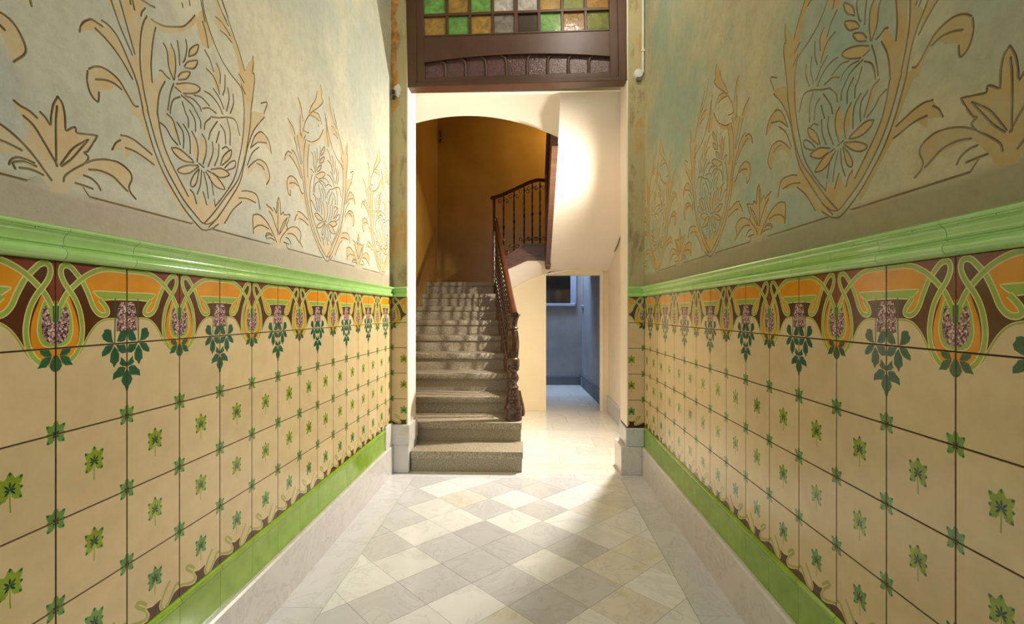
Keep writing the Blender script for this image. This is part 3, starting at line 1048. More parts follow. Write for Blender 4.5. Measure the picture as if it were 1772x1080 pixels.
def side_wall(side):
    X = XL if side == 'left' else XR
    sg = 1 if side == 'left' else -1
    M = ML if side == 'left' else MR
    bud = BUD_L if side == 'left' else BUD_R
    backing = box('wall_' + side, *sorted((X - sg * .0085, X - sg * .2)), T0, TE + .0, 0, ZC, GROUT)
    props(backing, 'left hall wall of sage plaster over an art nouveau tile dado' if side == 'left' else 'right hall wall of sage plaster over an art nouveau tile dado', None, None, 'structure')
    mats = [PLAST_L, OCHRE_L, GROOVE] if side == 'left' else [PLAST_R, OCHRE_R, GROOVE]
    me = build_plaster(side, X, 0.0 if side == 'left' else -.15, mats, backing, None)
    link('plaster_field', me, backing)
    cut = TE - (bud + 13 * TILE)
    for i in range(-7, 14):
        t = bud + i * TILE
        if side == 'left':
            key = 'A' if i % 2 == 0 else 'B'; org = t
        else:
            key = 'B' if i % 2 == 0 else 'A'; org = t + TILE
        wd = TILE
        last = i == 13
        if last:
            key = 'cutL' if side == 'left' else 'cutR'
            wd = cut; org = t if side == 'left' else t + cut
        for r in range(5):
            kk = key
            if r == 4 and not last: kk = 'A' if side == 'left' else 'B'
            link('frieze_tile' if r == 0 else 'wall_tile', TM[r, kk], backing, mat=Matrix.Translation((X, org, ZR[r + 1])) @ M)
        sc = Matrix.Diagonal((wd / TILE, 1, 1, 1))
        link('rail_tile', RAIL_ME, backing, mat=Matrix.Translation((X, org, ZR[0])) @ M @ sc)
        if t + TILE < TE - .12 or side == 'right':
            link('base_tile', BASE_ME, backing, mat=Matrix.Translation((X, org, ZBASE + .001)) @ M @ sc)
    # marble skirting
    sk = prism('baseboard_' + side, [(X - sg * .008, 0), (X + sg * .021, 0), (X + sg * .021, ZBASE - .008), (X + sg * .014, ZBASE), (X - sg * .008, ZBASE)], 'y', T0, TE, MARB_SK)
    props(sk, 'grey veined marble skirting along the foot of the %s tiled wall' % side, None, None, 'structure')
    return backing


WL = side_wall('left')
WR = side_wall('right')

# ------------------------------------------------------------------ floor
floor = box('floor', -1.5, 1.3, T0, 8.9, -.06, -.006, FGROUT)
props(floor, 'polished white and grey marble paving of the hall and stair foot', None, None, 'structure')


def clip_poly(poly, x0, x1, y0, y1):
    def cl(p, f, inter):
        out = []
        for i in range(len(p)):
            a, b = p[i], p[(i + 1) % len(p)]
            if f(a):
                out.append(a)
                if not f(b): out.append(inter(a, b))
            elif f(b): out.append(inter(a, b))
        return out
    def ix(v): return lambda a, b: (v, a[1] + (b[1] - a[1]) * (v - a[0]) / (b[0] - a[0]))
    def iy(v): return lambda a, b: (a[0] + (b[0] - a[0]) * (v - a[1]) / (b[1] - a[1]), v)
    p = cl(poly, lambda q: q[0] >= x0, ix(x0))
    if p: p = cl(p, lambda q: q[0] <= x1, ix(x1))
    if p: p = cl(p, lambda q: q[1] >= y0, iy(y0))
    if p: p = cl(p, lambda q: q[1] <= y1, iy(y1))
    return p


def floor_tile(name, pts, mat, z=0.0, gap=.0009):
    cx = sum(p[0] for p in pts) / len(pts); cy = sum(p[1] for p in pts) / len(pts)
    q = []
    n = len(pts)
    P = [Vector(p) for p in ccw(pts)]
    # drop degenerate corners, inset by the joint
    P = [p for i, p in enumerate(P) if (p - P[i - 1]).length > 1e-4]
    n = len(P)
    if n < 3: return
    for i in range(n):
        a, b, c = P[i - 1], P[i], P[(i + 1) % n]
        d1 = (b - a).normalized(); d2 = (c - b).normalized()
        n1 = Vector((-d1.y, d1.x)); n2 = Vector((-d2.y, d2.x))
        bi = n1 + n2
        if bi.length < 1e-6: q.append(b + n1 * gap); continue
        bi = bi / max(.3, bi.dot(n1))
        q.append(b + bi * gap)
    verts = [(p.x - cx, p.y - cy, 0) for p in q] + [(p.x - cx, p.y - cy, -.006) for p in q]
    faces = [list(range(n))] + [[i, i + n, (i + 1) % n + n, (i + 1) % n] for i in range(n)]
    me = meshdata(name, verts, faces, mat)
    link(name, me, floor, loc=(cx, cy, z))


IX0, IX1, IY1 = -.868, .692, 3.735
DG = .3465 / 2
rnd = random.Random(11)
for i in range(-8, 8):
    for j in range(-20, 12):
        if (i + j) % 2: continue
        cx, cy = -.09 + i * DG, 2.63 + j * DG
        p = clip_poly([(cx - DG, cy), (cx, cy - DG), (cx + DG, cy), (cx, cy + DG)], IX0, IX1, T0, IY1)
        if not p or len(p) < 3: continue
        a = abs(sum(p[k][0] * p[(k + 1) % len(p)][1] - p[(k + 1) % len(p)][0] * p[k][1] for k in range(len(p)))) / 2
        if a < 2e-4: continue
        r = rnd.random()
        if cx > .36 and r < .6: m = MARB_Y
        elif r < .42: m = MARB_G
        elif r < .5: m = MARB_Y
        else: m = MARB_W
        floor_tile('floor_tile', p, m)
tb = [T0, -1.5, -.9, -.3, .3, .9, 1.47, 2.07, 2.67, 3.28, IY1]
for a, b in zip(tb, tb[1:]):
    floor_tile('border_slab', [(XL + .02, a), (IX0, a), (IX0, b), (XL + .02, b)], MARB_B)
    floor_tile('border_slab', [(IX1, a), (XR - .02, a), (XR - .02, b), (IX1, b)], MARB_B)
for a, b in ((XL + .02, -.3), (-.3, .35), (.35, XR - .02)):
    floor_tile('threshold_slab', [(a, IY1), (b, IY1), (b, TE), (a, TE)], MARB_B)
rows = [TE, 3.98, 4.10, 4.36, 4.62, 4.98, 5.26, 5.62, 5.98, 6.29, 6.62, 6.98, 7.4, 7.8, 8.2, 8.6]
for k, (a, b) in enumerate(zip(rows, rows[1:])):
    x0, x1 = (DXL, DXR) if b <= 4.11 else ((-1.3, 1.0) if b < 6.3 else (-.3, 1.05))
    xs = [x0, -.1 + .27 * ((k * 5) % 4) / 1.5, .62 + .1 * ((k * 3) % 4), x1]
    xs = sorted(x for x in xs if x0 <= x <= x1)
    for c, d in zip(xs, xs[1:]):
        if d - c > .04: floor_tile('vestibule_slab', [(c, a), (d, a), (d, b), (c, b)], MARB_V)

# ------------------------------------------------------------------ hall shell behind and above the camera
c = box('ceiling', -1.5, 1.3, T0, TB, ZC, ZC + .1, CEIL)
props(c, 'plain cream hall ceiling above the frame', None, None, 'structure')
wb = box('wall_street', -1.5, 1.3, T0 - .1, T0, 0, ZC, HALLW)
props(wb, 'plain plaster wall at the street end of the hall', None, None, 'structure')

# ------------------------------------------------------------------ door wall (piers, lintel) with its tiles
dw = boxes('wall_door', [(-1.5, DXL, TE + .009, TB, 0, ZC), (DXR, 1.3, TE + .009, TB, 0, ZC), (DXL, DXR, TE + .02, TB, 4.02, ZC)], GROUT)
props(dw, 'end wall of the hall with the wide doorway to the stair', None, None, 'structure')
for x0, x1 in ((XL, DXL), (DXR, XR)):
    box('pier_plaster', x0, x1, TE, TE + .0095, ZRAIL, ZC, STUB, dw)
box('pier_plaster', DXL, DXR, TE + .01, TE + .021, 4.02, ZC, STUB, dw)
for key, x0, x1 in (('L', XL, DXL), ('R', DXR, XR)):
    for r in range(5):
        link('frieze_tile' if r == 0 else 'wall_tile', TM[r, key], dw, mat=Matrix.Translation((x0, TE, ZR[r + 1])) @ ME)
    sc = Matrix.Diagonal(((x1 - x0) / TILE, 1, 1, 1))
    link('rail_tile', RAIL_ME, dw, mat=Matrix.Translation((x0, TE, ZR[0])) @ ME @ sc)
# white plastered reveals
jl = box('trim_1', DXL - .008, DXL + .004, TE - .004, TB + .004, .37, 4.02, WHITE, bevel=.003)
props(jl, 'white plastered left reveal of the doorway', None, None, 'structure')
jr = box('trim_2', DXR - .004, DXR + .008, TE - .004, TB + .004, .37, 4.02, WHITE, bevel=.003)
props(jr, 'white plastered right reveal of the doorway', None, None, 'structure')
# marble plinths of the piers
pl = empty('trim_3', (-1.0, TE, 0), 'stepped pale marble plinth under the left door pier', kind='structure')
box('lower_block', XL + .021, DXL + .012, TE - .018, TB + .01, 0, ZBASE, MARB_SK, pl, .004)
box('upper_block', XL + .001, DXL + .02, TE - .022, TB + .012, ZBASE, .376, MARB_SK, pl, .006)
box('return_block', XL - .004, XL + .012, TE - .175, TE, ZBASE, .39, MARB_SK, pl, .004)
pr = empty('trim_4', (.83, TE, 0), 'stepped grey marble plinth under the right door pier', kind='structure')
box('lower_block', DXR - .05, XR - .021, TE - .018, TB + .01, 0, ZBASE, MARB_SK, pr, .004)
box('upper_block', DXR - .012, XR - .001, TE - .01, TB + .012, ZBASE, .36, MARB_G, pr, .006)

# plaster scar with cut cables in the left corner
bm = bmesh.new()
rr = random.Random(3)
Z = np.linspace(2.98, 4.2, 26)
prev = None
for i, z in enumerate(Z):
    x = -1.056 + .012 * math.sin(i * .9) + rr.uniform(-.006, .006)
    wdt = .02 + rr.uniform(0, .018)
    cur = [bm.verts.new((x - wdt, TE - .001, z)), bm.verts.new((x - wdt * .4, TE - .009, z)), bm.verts.new((x + wdt * .5, TE - .007, z)), bm.verts.new((x + wdt, TE - .001, z))]
    if prev:
        for k in range(3): bm.faces.new((prev[k], prev[k + 1], cur[k + 1], cur[k]))
    prev = cur
link('plaster_scar', bm_mesh('plaster_scar', bm, RAWP, 60), dw, label='ragged ochre scar in the corner plaster')
bm = bmesh.new()
bmesh.ops.create_icosphere(bm, subdivisions=3, radius=1)
for v in bm.verts:
    n = v.co.normalized(); k = 1 + .25 * math.sin(5 * n.x + 3 * n.z) * math.cos(4 * n.z + 2 * n.x)
    v.co = Vector((-1.03 + n.x * .033 * k, TE - .002 + n.y * .012, 2.985 + n.z * .05 * k))
link('filler_patch', bm_mesh('filler_patch', bm, FILLER, 60), dw, label='lump of white filler in the corner')
tube('cut_cable', [(-1.052, TE - .006, 2.975), (-1.052, TE - .03, 2.972), (-1.05, TE - .034, 2.95)], .011, BLACK, dw)
tube('cut_cable', [(-1.048, TE - .006, 2.935), (-1.048, TE - .028, 2.93), (-1.046, TE - .034, 2.905)], .011, BLACK, dw)

# conduit with box on the right pier
p0 = onY(1112, 118, TE)
cd = empty('electrical_conduit', (p0.x, TE, p0.z), 'thin white vertical conduit on the pier right of the transom', 'conduit')
tube('conduit_tube', [(p0.x, TE - .012, p0.z - .04), (p0.x, TE - .012, ZC - .002)], .009, PVC, cd, 10)
for z in (p0.z + .12, p0.z + .55): box('clip', p0.x - .013, p0.x + .013, TE - .0235, TE, z, z + .018, PVC, cd, .002)
p1 = onY(1104, 129, TE)
jb = empty('junction_box', (p1.x, TE, p1.z), 'small round white junction box at the foot of the conduit', 'junction box')
bm = bmesh.new()
lathe_bm(bm, [(.036, 0), (.036, .018), (.031, .027), (.012, .031), (.001, .031)], n=20)
bm.transform(Matrix.Translation((p1.x, TE, p1.z)) @ Matrix.Rotation(math.pi / 2, 4, 'X'))
link('cap', bm_mesh('cap', bm, PVC, 40), jb)
box('gland', p1.x - .014, p1.x + .022, TE - .026, TE, p1.z - .058, p1.z - .028, GREYD, jb, .003)

# ------------------------------------------------------------------ transom window over the doorway
win = empty('window_1', ((DXL + DXR) / 2, TE + .005, 3.02), 'brown transom window with green and amber panes above the doorway', kind='structure')
win.rotation_euler = (0, math.radians(-.95), 0)
HW = (DXR - DXL) / 2
MT = win.matrix_basis.copy()
MT = Matrix.Translation(((DXL + DXR) / 2, TE + .005, 3.02)) @ Matrix.Rotation(math.radians(-.95), 4, 'Y')


def tr(name, me, parent=win, label=None):
    o = bpy.data.objects.new(name, me)
    COL.objects.link(o)
    o.parent = parent
    if label: o['label'] = label
    return o


def tbox(name, x0, x1, y0, y1, z0, z1, mat, parent=win, bevel=.003):
    bm = bmesh.new(); bm_box(bm, x0, x1, y0, y1, z0, z1, bevel)
    return tr(name, bm_mesh(name, bm, mat, 35), parent)


FB = -.012
PX0, PX1 = -.718, .724          # pane field in local x
tbox('frame_stile', -HW, PX0 - .062, FB, .1, 0, 1.0, FRAME)
tbox('frame_stile', PX1 + .062, HW, FB, .1, 0, 1.0, FRAME)
tbox('sash_stile', PX0 - .064, PX0, FB + .014, .07, .02, .98, FRAME)
tbox('sash_stile', PX1, PX1 + .064, FB + .014, .07, .02, .98, FRAME)
tbox('frame_sill', -HW + .06, HW - .06, FB - .004, .1, 0, .034, FRAME)
tbox('sash_rail', PX0 - .002, PX1 + .002, FB + .014, .07, .03, .075, FRAME)
tbox('frame_head', -HW, HW, FB, .1, .955, 1.0, FRAME)


def arch_top(x):
    return .243 - .042 * (x / .72) ** 2


# rail between the arched strip and the square panes: its lower edge follows the arch
bm = bmesh.new()
xs = np.linspace(PX0, PX1, 25)
low = [(x, arch_top(x)) for x in xs]
A = [bm.verts.new((x, FB + .014, z)) for x, z in low] ; B = [bm.verts.new((x, FB + .014, .398)) for x, z in low]
A2 = [bm.verts.new((x, .07, z)) for x, z in low]; B2 = [bm.verts.new((x, .07, .398)) for x, z in low]
for i in range(24):
    bm.faces.new((A[i], A[i + 1], B[i + 1], B[i])); bm.faces.new((A2[i], B2[i], B2[i + 1], A2[i + 1]))
    bm.faces.new((A[i], A2[i], A2[i + 1], A[i + 1])); bm.faces.new((B[i], B[i + 1], B2[i + 1], B2[i]))
bm.faces.new((A[0], B[0], B2[0], A2[0])); bm.faces.new((A[-1], A2[-1], B2[-1], B[-1]))
tr('arched_rail', bm_mesh('arched_rail', bm, FRAME))
bm = bmesh.new()
tube_bm(bm, [(x, FB + .012, z - .004) for x, z in low], .006, 6)
tr('arch_bead', bm_mesh('arch_bead', bm, FRAME, 60))
# purple strip: nine panes with curved bars
npn = 9
pw = (PX1 - PX0) / npn
for i in range(npn):
    a, b = PX0 + i * pw, PX0 + (i + 1) * pw
    top = [(x, arch_top(x) + .004) for x in np.linspace(b, a, 6)]
    pts = [(a, .07), (b, .07)] + top
    bm = bmesh.new()
    F1 = [bm.verts.new((x, .03, z)) for x, z in pts]; F2 = [bm.verts.new((x, .036, z)) for x, z in pts]
    bm.faces.new(F1); bm.faces.new(list(reversed(F2)))
    for k in range(len(pts)): bm.faces.new((F1[k], F2[k], F2[(k + 1) % len(pts)], F1[(k + 1) % len(pts)]))
    tr('purple_pane', bm_mesh('purple_pane', bm, G_PURP))
for i in range(1, npn):
    x = PX0 + i * pw
    s = -1 if x < .02 else 1
    zt = arch_top(x)
    bm = bmesh.new()
    path = catmull([(x, .024, .072), (x, .024, .13), (x + .001 * s, .024, .175), (x + s * .012, .024, zt - .02), (x + s * .04, .024, zt + .002)], 4)
    tube_bm(bm, path, [.012] * len(path), 8)
    tr('curved_bar', bm_mesh('curved_bar', bm, FRAME, 50))
# square panes
PWD = (PX1 - PX0) / 8
RZ = [.398, .571, .748, .925]
cols = [[G_AMBER, G_GREEN, G_AMBER, G_GREY, G_DARK, G_GREEN, G_HONEY, G_OLIVE],
        [G_GREEN, G_AMBER, G_GREEN, G_CLEAR, G_CLEAR, G_AMBER, G_OLIVE, G_HONEY],
        [G_AMBER, G_GREEN, G_AMBER, G_CLEAR, G_GREY, G_GREEN, G_AMBER, G_GREEN]]
for r in range(3):
    for i in range(8):
        x = PX0 + i * PWD
        tbox('coloured_pane', x, x + PWD, .03, .036, RZ[r], RZ[r + 1], cols[r][i], bevel=0)
for i in range(1, 8):
    x = PX0 + i * PWD
    hw = .016 if i == 4 else .011
    tbox('glazing_bar', x - hw, x + hw, FB + .022, .05, .398, .93, FRAME)
for r in (1, 2): tbox('glazing_bar', PX0, PX1, FB + .02, .052, RZ[r] - .011, RZ[r] + .011, FRAME)
tbox('sash_rail', PX0 - .002, PX1 + .002, FB + .014, .07, .925, .98, FRAME)
tbox('glazing_bead', PX0, PX1, FB + .008, .02, .394, .406, FRAME, bevel=.002)

# ------------------------------------------------------------------ stair hall shell
SXL, SXR, STB = -1.39, 1.0, 7.52
o = box('wall_stair_left', SXL - .15, SXL, TB, STB + .15, 0, 5.2, YELLOW); props(o, 'ochre gloss painted wall left of the stairs', None, None, 'structure')
o = boxes('wall_stair_back', [(SXL, -.3, STB, STB + .15, 1.4, 5.2), (-.3, SXR, STB, STB + .15, 1.93, 5.2)], YELLOW); props(o, 'ochre gloss painted wall behind the stair landing', None, None, 'structure')
o = box('wall_stair_right', SXR, SXR + .2, TB, STB + .15, 0, 5.2, WHITE); props(o, 'white plastered wall right of the passage', None, None, 'structure')
o = box('ceiling_stair', SXL - .15, SXR + .2, TB, STB + .15, 4.35, 4.45, YELLOW); props(o, 'ochre painted ceiling over the upper stair', None, None, 'structure')
o = box('wall_stair_front', SXL - .15, SXR + .2, TB, TB + .05, 3.075, 4.4, WHITE); props(o, 'white wall above the landing vault', None, None, 'structure')
o = box('baseboard_stair_right', SXR - .018, SXR, TB, 6.29, 0, .2, MARB_G, bevel=.004); props(o, 'grey marble skirting on the white right wall', None, None, 'structure')


def sheet(name, fn, us, vs_, th, mat, label):
    bm = bmesh.new()
    G = [[bm.verts.new(fn(u, v)) for v in vs_] for u in us]
    H = [[bm.verts.new(Vector(fn(u, v)) + Vector((0, 0, th))) for v in vs_] for u in us]
    nu, nv = len(us), len(vs_)
    for i in range(nu - 1):
        for j in range(nv - 1):
            bm.faces.new((G[i][j], G[i + 1][j], G[i + 1][j + 1], G[i][j + 1]))
            bm.faces.new((H[i][j], H[i][j + 1], H[i + 1][j + 1], H[i + 1][j]))
    for i in range(nu - 1):
        bm.faces.new((G[i][0], H[i][0], H[i + 1][0], G[i + 1][0])); bm.faces.new((G[i][-1], G[i + 1][-1], H[i + 1][-1], H[i][-1]))
    for j in range(nv - 1):
        bm.faces.new((G[0][j], G[0][j + 1], H[0][j + 1], H[0][j])); bm.faces.new((G[-1][j], H[-1][j], H[-1][j + 1], G[-1][j + 1]))
    o = link(name, bm_mesh(name, bm, mat, 40))
    return props(o, label, None, None, 'structure')


FX = .262                       # open edge of the third flight
TARCH = 4.45


def zl(t):
    return 1.80 + .542 * (6.22 - t) + (.16 * ((4.45 - t) / .36) ** 2 if t < 4.45 else 0)
def zr_(t):
    q = 6.29 - t
    return 1.765 + .33 * q + (.62 * ((q - .93) / 1.26) ** 2 if q > .93 else 0)


def flight_soffit(t, X):
    xi = (SXR - X) / (SXR - FX)
    k = math.sqrt(max(0, 1 - (1 - xi) ** 2)) * .55 + xi * .45
    return (X, t, zr_(t) + (zl(t) - zr_(t)) * k)


def landing_soffit(t, X):
    za = 3.02 - .2 * ((X + .567) / .82) ** 2
    k = ((X - SXL) / (FX - SXL)) ** 2
    return (X, t, za + (TARCH - t) * (.3 + .5 * k))


vault = sheet('ceiling_flight_vault', flight_soffit, list(np.linspace(6.29, 4.09, 18)), list(np.linspace(FX, SXR, 14)), .14, WHITE, 'white vaulted underside of the flight climbing towards the hall')
sheet('ceiling_landing_vault', landing_soffit, list(np.linspace(TARCH, 4.09, 6)), list(np.linspace(SXL, FX, 24)), .2, WHITE, 'cream shallow arch vault under the upper landing')

# wall under the second flight, with the passage
WT = 6.29
top_px = [(893, 496), (918, 483), (945, 473), (979, 466), (1010, 462), (1030, 462), (1047, 466)]
top = [onY(px, py, WT) for px, py in top_px]
topc = [(-.42, 1.44)] + [(v.x, v.z) for v in top] + [(SXR, 1.77)]
PXL, PXR, PZ = onY(945, 600, WT).x, onY(1040, 600, WT).x, onY(1000, 476, WT).z
wp = empty('wall_passage', (0, WT, 0), 'cream wall under the second flight with the passage to the patio', kind='structure')


def zt_at(x):
    for a, b in zip(topc, topc[1:]):
        if a[0] <= x <= b[0]: return a[1] + (b[1] - a[1]) * (x - a[0]) / (b[0] - a[0])
    return topc[-1][1]


def top_between(a, b):
    return [(a, zt_at(a))] + [p for p in topc if a < p[0] < b] + [(b, zt_at(b))]


prism('left_pier', [(-.42, 0)] + [(PXL, 0)] + list(reversed(top_between(-.42, PXL))), 'y', WT, WT + .14, CREAMW, wp)
prism('lintel', [(PXL, PZ), (PXR, PZ)] + list(reversed(top_between(PXL, PXR))), 'y', WT, WT + .14, CREAMW, wp)
prism('right_pier', [(PXR, 0), (SXR, 0)] + list(reversed(top_between(PXR, SXR))), 'y', WT, WT + .14, CREAMW, wp)
box('passage_jamb', PXR - .012, PXR + .03, WT - .012, WT + .03, 0, PZ + .01, WHITE, wp, .003)
o = box('baseboard_passage', -.40, PXL, WT - .012, WT, 0, .15, CREAMW, bevel=.003); props(o, 'low cream skirting left of the passage', None, None, 'structure')

# cove between that wall and the stringer of the second flight
STT = 6.17
up_px = [(872, 471), (880, 466), (896, 458), (913, 451), (930, 451), (948, 452)]
lo_px = [(872, 505), (886, 499), (897, 494), (914, 485), (932, 478), (952, 470)]
bm = bmesh.new()
Rr = []
for k in range(6):
    s = k / 5
    row = []
    for (a, b) in zip(up_px, lo_px):
        pa, pb = onY(a[0], a[1], STT), onY(b[0], b[1], WT + .01)
        p = pa.lerp(pb, s)
        p.y = STT + (WT + .01 - STT) * (1 - math.cos(s * math.pi / 2))
        row.append(bm.verts.new(p))
    Rr.append(row)
for k in range(5):
    for i in range(5): bm.faces.new((Rr[k][i], Rr[k][i + 1], Rr[k + 1][i + 1], Rr[k + 1][i]))
o = link('ceiling_second_flight', bm_mesh('cove', bm, WHITE, 60)); props(o, 'white plaster cove under the second flight', None, None, 'structure')

# cable along the vault
cpts = [onY(958, 466, WT - .012), onY(985, 460, WT - .012), onY(1012, 456, WT - .012), onY(1040, 452, WT - .012), onX(1052, 446, SXR - .012), onX(1064, 433, SXR - .012), onX(1074, 408, SXR - .012)]
cpts = [p + Vector((0, 0, -.008)) for p in cpts]
cb = tube('wall_cable', catmull(cpts, 5), .007, mottled('old_cable', (120, 104, 78), .6, 10, 8), n=6)
props(cb, 'thin old cable following the edge of the white vault', 'cable')
ppx = [(950, 474), (990, 467), (1022, 465), (1038, 467), (1043, 473), (1043, 482)]
cb = tube('vault_pipe', catmull([onY(x, y, WT - .02) for x, y in ppx], 5), .014, WHITE, n=8)
props(cb, 'white painted pipe curving over the passage opening', 'pipe')

# ------------------------------------------------------------------ staircase
st = empty('staircase', (-.5, 3.85, 0), 'speckled grey granite staircase climbing from the doorway to the landing', 'staircase')
fr_t = [3.85, 4.15, 4.52, 4.85, 5.16, 5.47, 5.78, 6.09, 6.40, 6.70]
top_z = [.165, .325, .478, .65, .82, .99, 1.155, 1.322, 1.49, 1.66]


def xedge(t): return -.068 - .160 * (t - 4.15)


for i in range(10):
    t0 = fr_t[i]; t1 = fr_t[i + 1] + .03 if i < 9 else STB - .003
    x0 = SXL + .002
    if i == 0: x0 = DXL + .022
    xa, xb = (xedge(t0), xedge(t1))
    if i == 0: xa = xb = -.054
    if i == 1: xa = xb = -.068
    if i == 9: xb = xa
    z1 = top_z[i]; z0 = top_z[i - 1] if i else 0
    if i == 0: t1 = fr_t[1] + .03
    tk = .058
    def quad(ta, tb_, za, zb, name, mat, ov=0.0, bev=.004):
        bm = bmesh.new()
        bm_box(bm, 0, 1, 0, 1, 0, 1)
        for v in bm.verts:
            u, q, s = v.co
            xr = xa + (xb - xa) * q + ov
            v.co = Vector((x0 + (xr - x0) * u, ta + (tb_ - ta) * q, za + (zb - za) * s))
        if bev: bmesh.ops.bevel(bm, geom=list(bm.edges), offset=bev, segments=2, affect='EDGES', profile=.5)
        return link(name, bm_mesh(name, bm, mat, 35), st)
    quad(t0 + .018, t1, max(0, z0 - .03) if i else 0, z1 - tk, 'riser', GRANITE, 0, 0)
    quad(t0, t1, z1 - tk, z1, 'tread', GRANITE, .008, .006)
# body under the flight, closed with plaster on the well side
ys = [4.30, 6.9]
bm = bmesh.new()
def sidepts(dx):
    return [bm.verts.new((xedge(t) + dx, t, z)) for t, z in ((4.42, 0), (6.28, 0), (6.28, 1.30), (4.42, .30))]
A = sidepts(.006); B = sidepts(.03)
bm.faces.new(A); bm.faces.new(list(reversed(B)))
for k in range(4): bm.faces.new((A[k], B[k], B[(k + 1) % 4], A[(k + 1) % 4]))
link('side_panel', bm_mesh('side_panel', bm, CREAMW), st)
# second flight: two steps and the quarter landing, third flight
box('upper_step', -.35, -.101, 6.44, STB - .003, 1.66, 1.828, GRANITE, vault, .004)
box('upper_landing', -.10, SXR, 6.3, STB, 1.93, 1.99, GRANITE, vault, .004)
for k in range(11):
    t = 6.25 - k * .19
    box('upper_step', FX + .003, SXR, t - .2, t, zl(t - .2) + .1, zl(t - .2) + .22, GRANITE, vault)
box('upper_landing', SXL, SXR, TB + .08, TARCH - .02, 3.3, 3.36, GRANITE, vault)

# ------------------------------------------------------------------ railing of the first flight
NX, NT, NZ = onY(888, 727, 4.262).x, 4.262, .325
r1 = empty('stair_railing', (NX, NT, NZ), 'iron balustrade with turned newel and mahogany handrail on the first flight', 'railing', 'stair railings')
prof = [(.070, 0), (.076, .006), (.077, .02), (.075, .05), (.073, .085), (.078, .10), (.076, .118), (.066, .128), (.064, .150), (.060, .172), (.063, .182), (.058, .195),
        (.052, .215), (.056, .226), (.05, .24), (.044, .27), (.047, .285), (.036, .30), (.030, .312), (.036, .325), (.047, .345), (.05, .362), (.046, .382), (.034, .40),
        (.031, .412), (.045, .425), (.05, .44), (.05, .455)]
prof2 = [(.05, .455), (.054, .462), (.054, .52), (.05, .528), (.044, .535)]
shaft = [(.038 + .009 * math.sin(math.pi * (k / 22)), .535 + .235 * k / 22) for k in range(23)]
cap = [(.036, .775), (.046, .782), (.046, .79), (.036, .80), (.034, .82), (.040, .85), (.046, .872), (.05, .88), (.05, .892)]
lathe('newel_base', prof, (NX, NT, NZ), BRONZE, r1, 28)
lathe('newel_block', prof2, (NX, NT, NZ), BRONZE, r1, 8)
lathe('newel_shaft', shaft, (NX, NT, NZ), BRONZE, r1, 40, (0.5, .8, 8, .11, 9.0))
lathe('newel_capital', cap, (NX, NT, NZ), BRONZE, r1, 24)
HR0 = Vector((NX + .01, NT - .02, NZ + .905)); 
HRT = onY(857, 379, 6.24)
HSEC = [(-.034, -.012), (-.03, .012), (-.016, .026), (.016, .026), (.03, .012), (.034, -.012), (.02, -.02), (-.02, -.02)]
hp = [HR0 + Vector((.012, -.06, -.002)), HR0 + Vector((.006, -.01, .004)), HR0 + Vector((-.012, .09, .055)), HR0.lerp(HRT, .25), HR0.lerp(HRT, .5), HR0.lerp(HRT, .75), HRT]
tube('handrail', catmull(hp, 4), .85, MAHOG, r1, sect=HSEC)
lathe('handrail_volute', [(.02, 0), (.058, .004), (.064, .012), (.06, .02), (.04, .026), (.02, .028)], (NX, NT, NZ + .888), MAHOG, r1, 20)


def rail_at(t):
    k = (t - HR0.y) / (HRT.y - HR0.y)
    return HR0.lerp(HRT, k)


def nose_z(t):
    return .325 + (t - 4.15) * (1.66 - .325) / (6.70 - 4.15)


# stringer board carrying the balusters
bm = bmesh.new()
def sp(t, dx, dz):
    p = rail_at(t); return bm.verts.new((p.x + dx, t, nose_z(t) + dz))
ts = [4.33, 4.6, 5.1, 5.6, 6.24]
ring = []
for t in ts: ring.append([sp(t, .0, -.16), sp(t, .05, -.16), sp(t, .05, .10), sp(t, .0, .10)])
for a, b in zip(ring, ring[1:]):
    for k in range(4): bm.faces.new((a[k], a[(k + 1) % 4], b[(k + 1) % 4], b[k]))
bm.faces.new(ring[0]); bm.faces.new(list(reversed(ring[-1])))
link('stringer', bm_mesh('stringer', bm, STRING), r1)
# curved foot of the stringer behind the newel
tube('stringer_foot', catmull([(NX + .045, 4.36, .56), (NX + .062, 4.33, .42), (NX + .066, 4.31, .345)], 5), [.018, .02, .024, .028, .032, .034, .036, .037, .036, .034, .03], BRONZE, r1)


def baluster_mesh(h):
    bm = bmesh.new()
    n = 26
    tube_bm(bm, [(0, 0, h * k / n) for k in range(n + 1)], [.0075 + (.0035 if k in (6, 13, 20) else 0) for k in range(n + 1)], twist=.55, sect=[(-1, -1), (1, -1), (1, 1), (-1, 1)])
    return bm_mesh('baluster', bm, IRON)


def spiral_bm(bm, plane, sd, sg, z0, rad):
    pth = []
    for k in range(15):
        a = k / 14 * 3.6 * math.pi / 1.6
        r = rad * (1 - .72 * k / 14)
        u = sd * (.008 + rad - r * math.cos(a)); z = z0 + sg * r * math.sin(a)
        pth.append((0, u, z) if plane == 'y' else (u, 0, z))
    tube_bm(bm, pth, .0046, 5)


def lattice_bm(bm, h):
    """spirals at head and foot and a chain of diamonds in between, in the plane of the railing"""
    for z0, sg in ((h - .075, 1), (.085, -1)):
        for sd in (1, -1): spiral_bm(bm, 'y', sd, sg, z0, .034)
    for m in range(4):
        z0 = .2 + m * (h - .4) / 4; z1 = z0 + (h - .4) / 4
        for sd in (1, -1):
            tube_bm(bm, [(0, 0, z0), (0, sd * .03, z0 * .65 + z1 * .35), (0, sd * .036, (z0 + z1) / 2), (0, sd * .03, z0 * .35 + z1 * .65), (0, 0, z1)], .0036, 5)


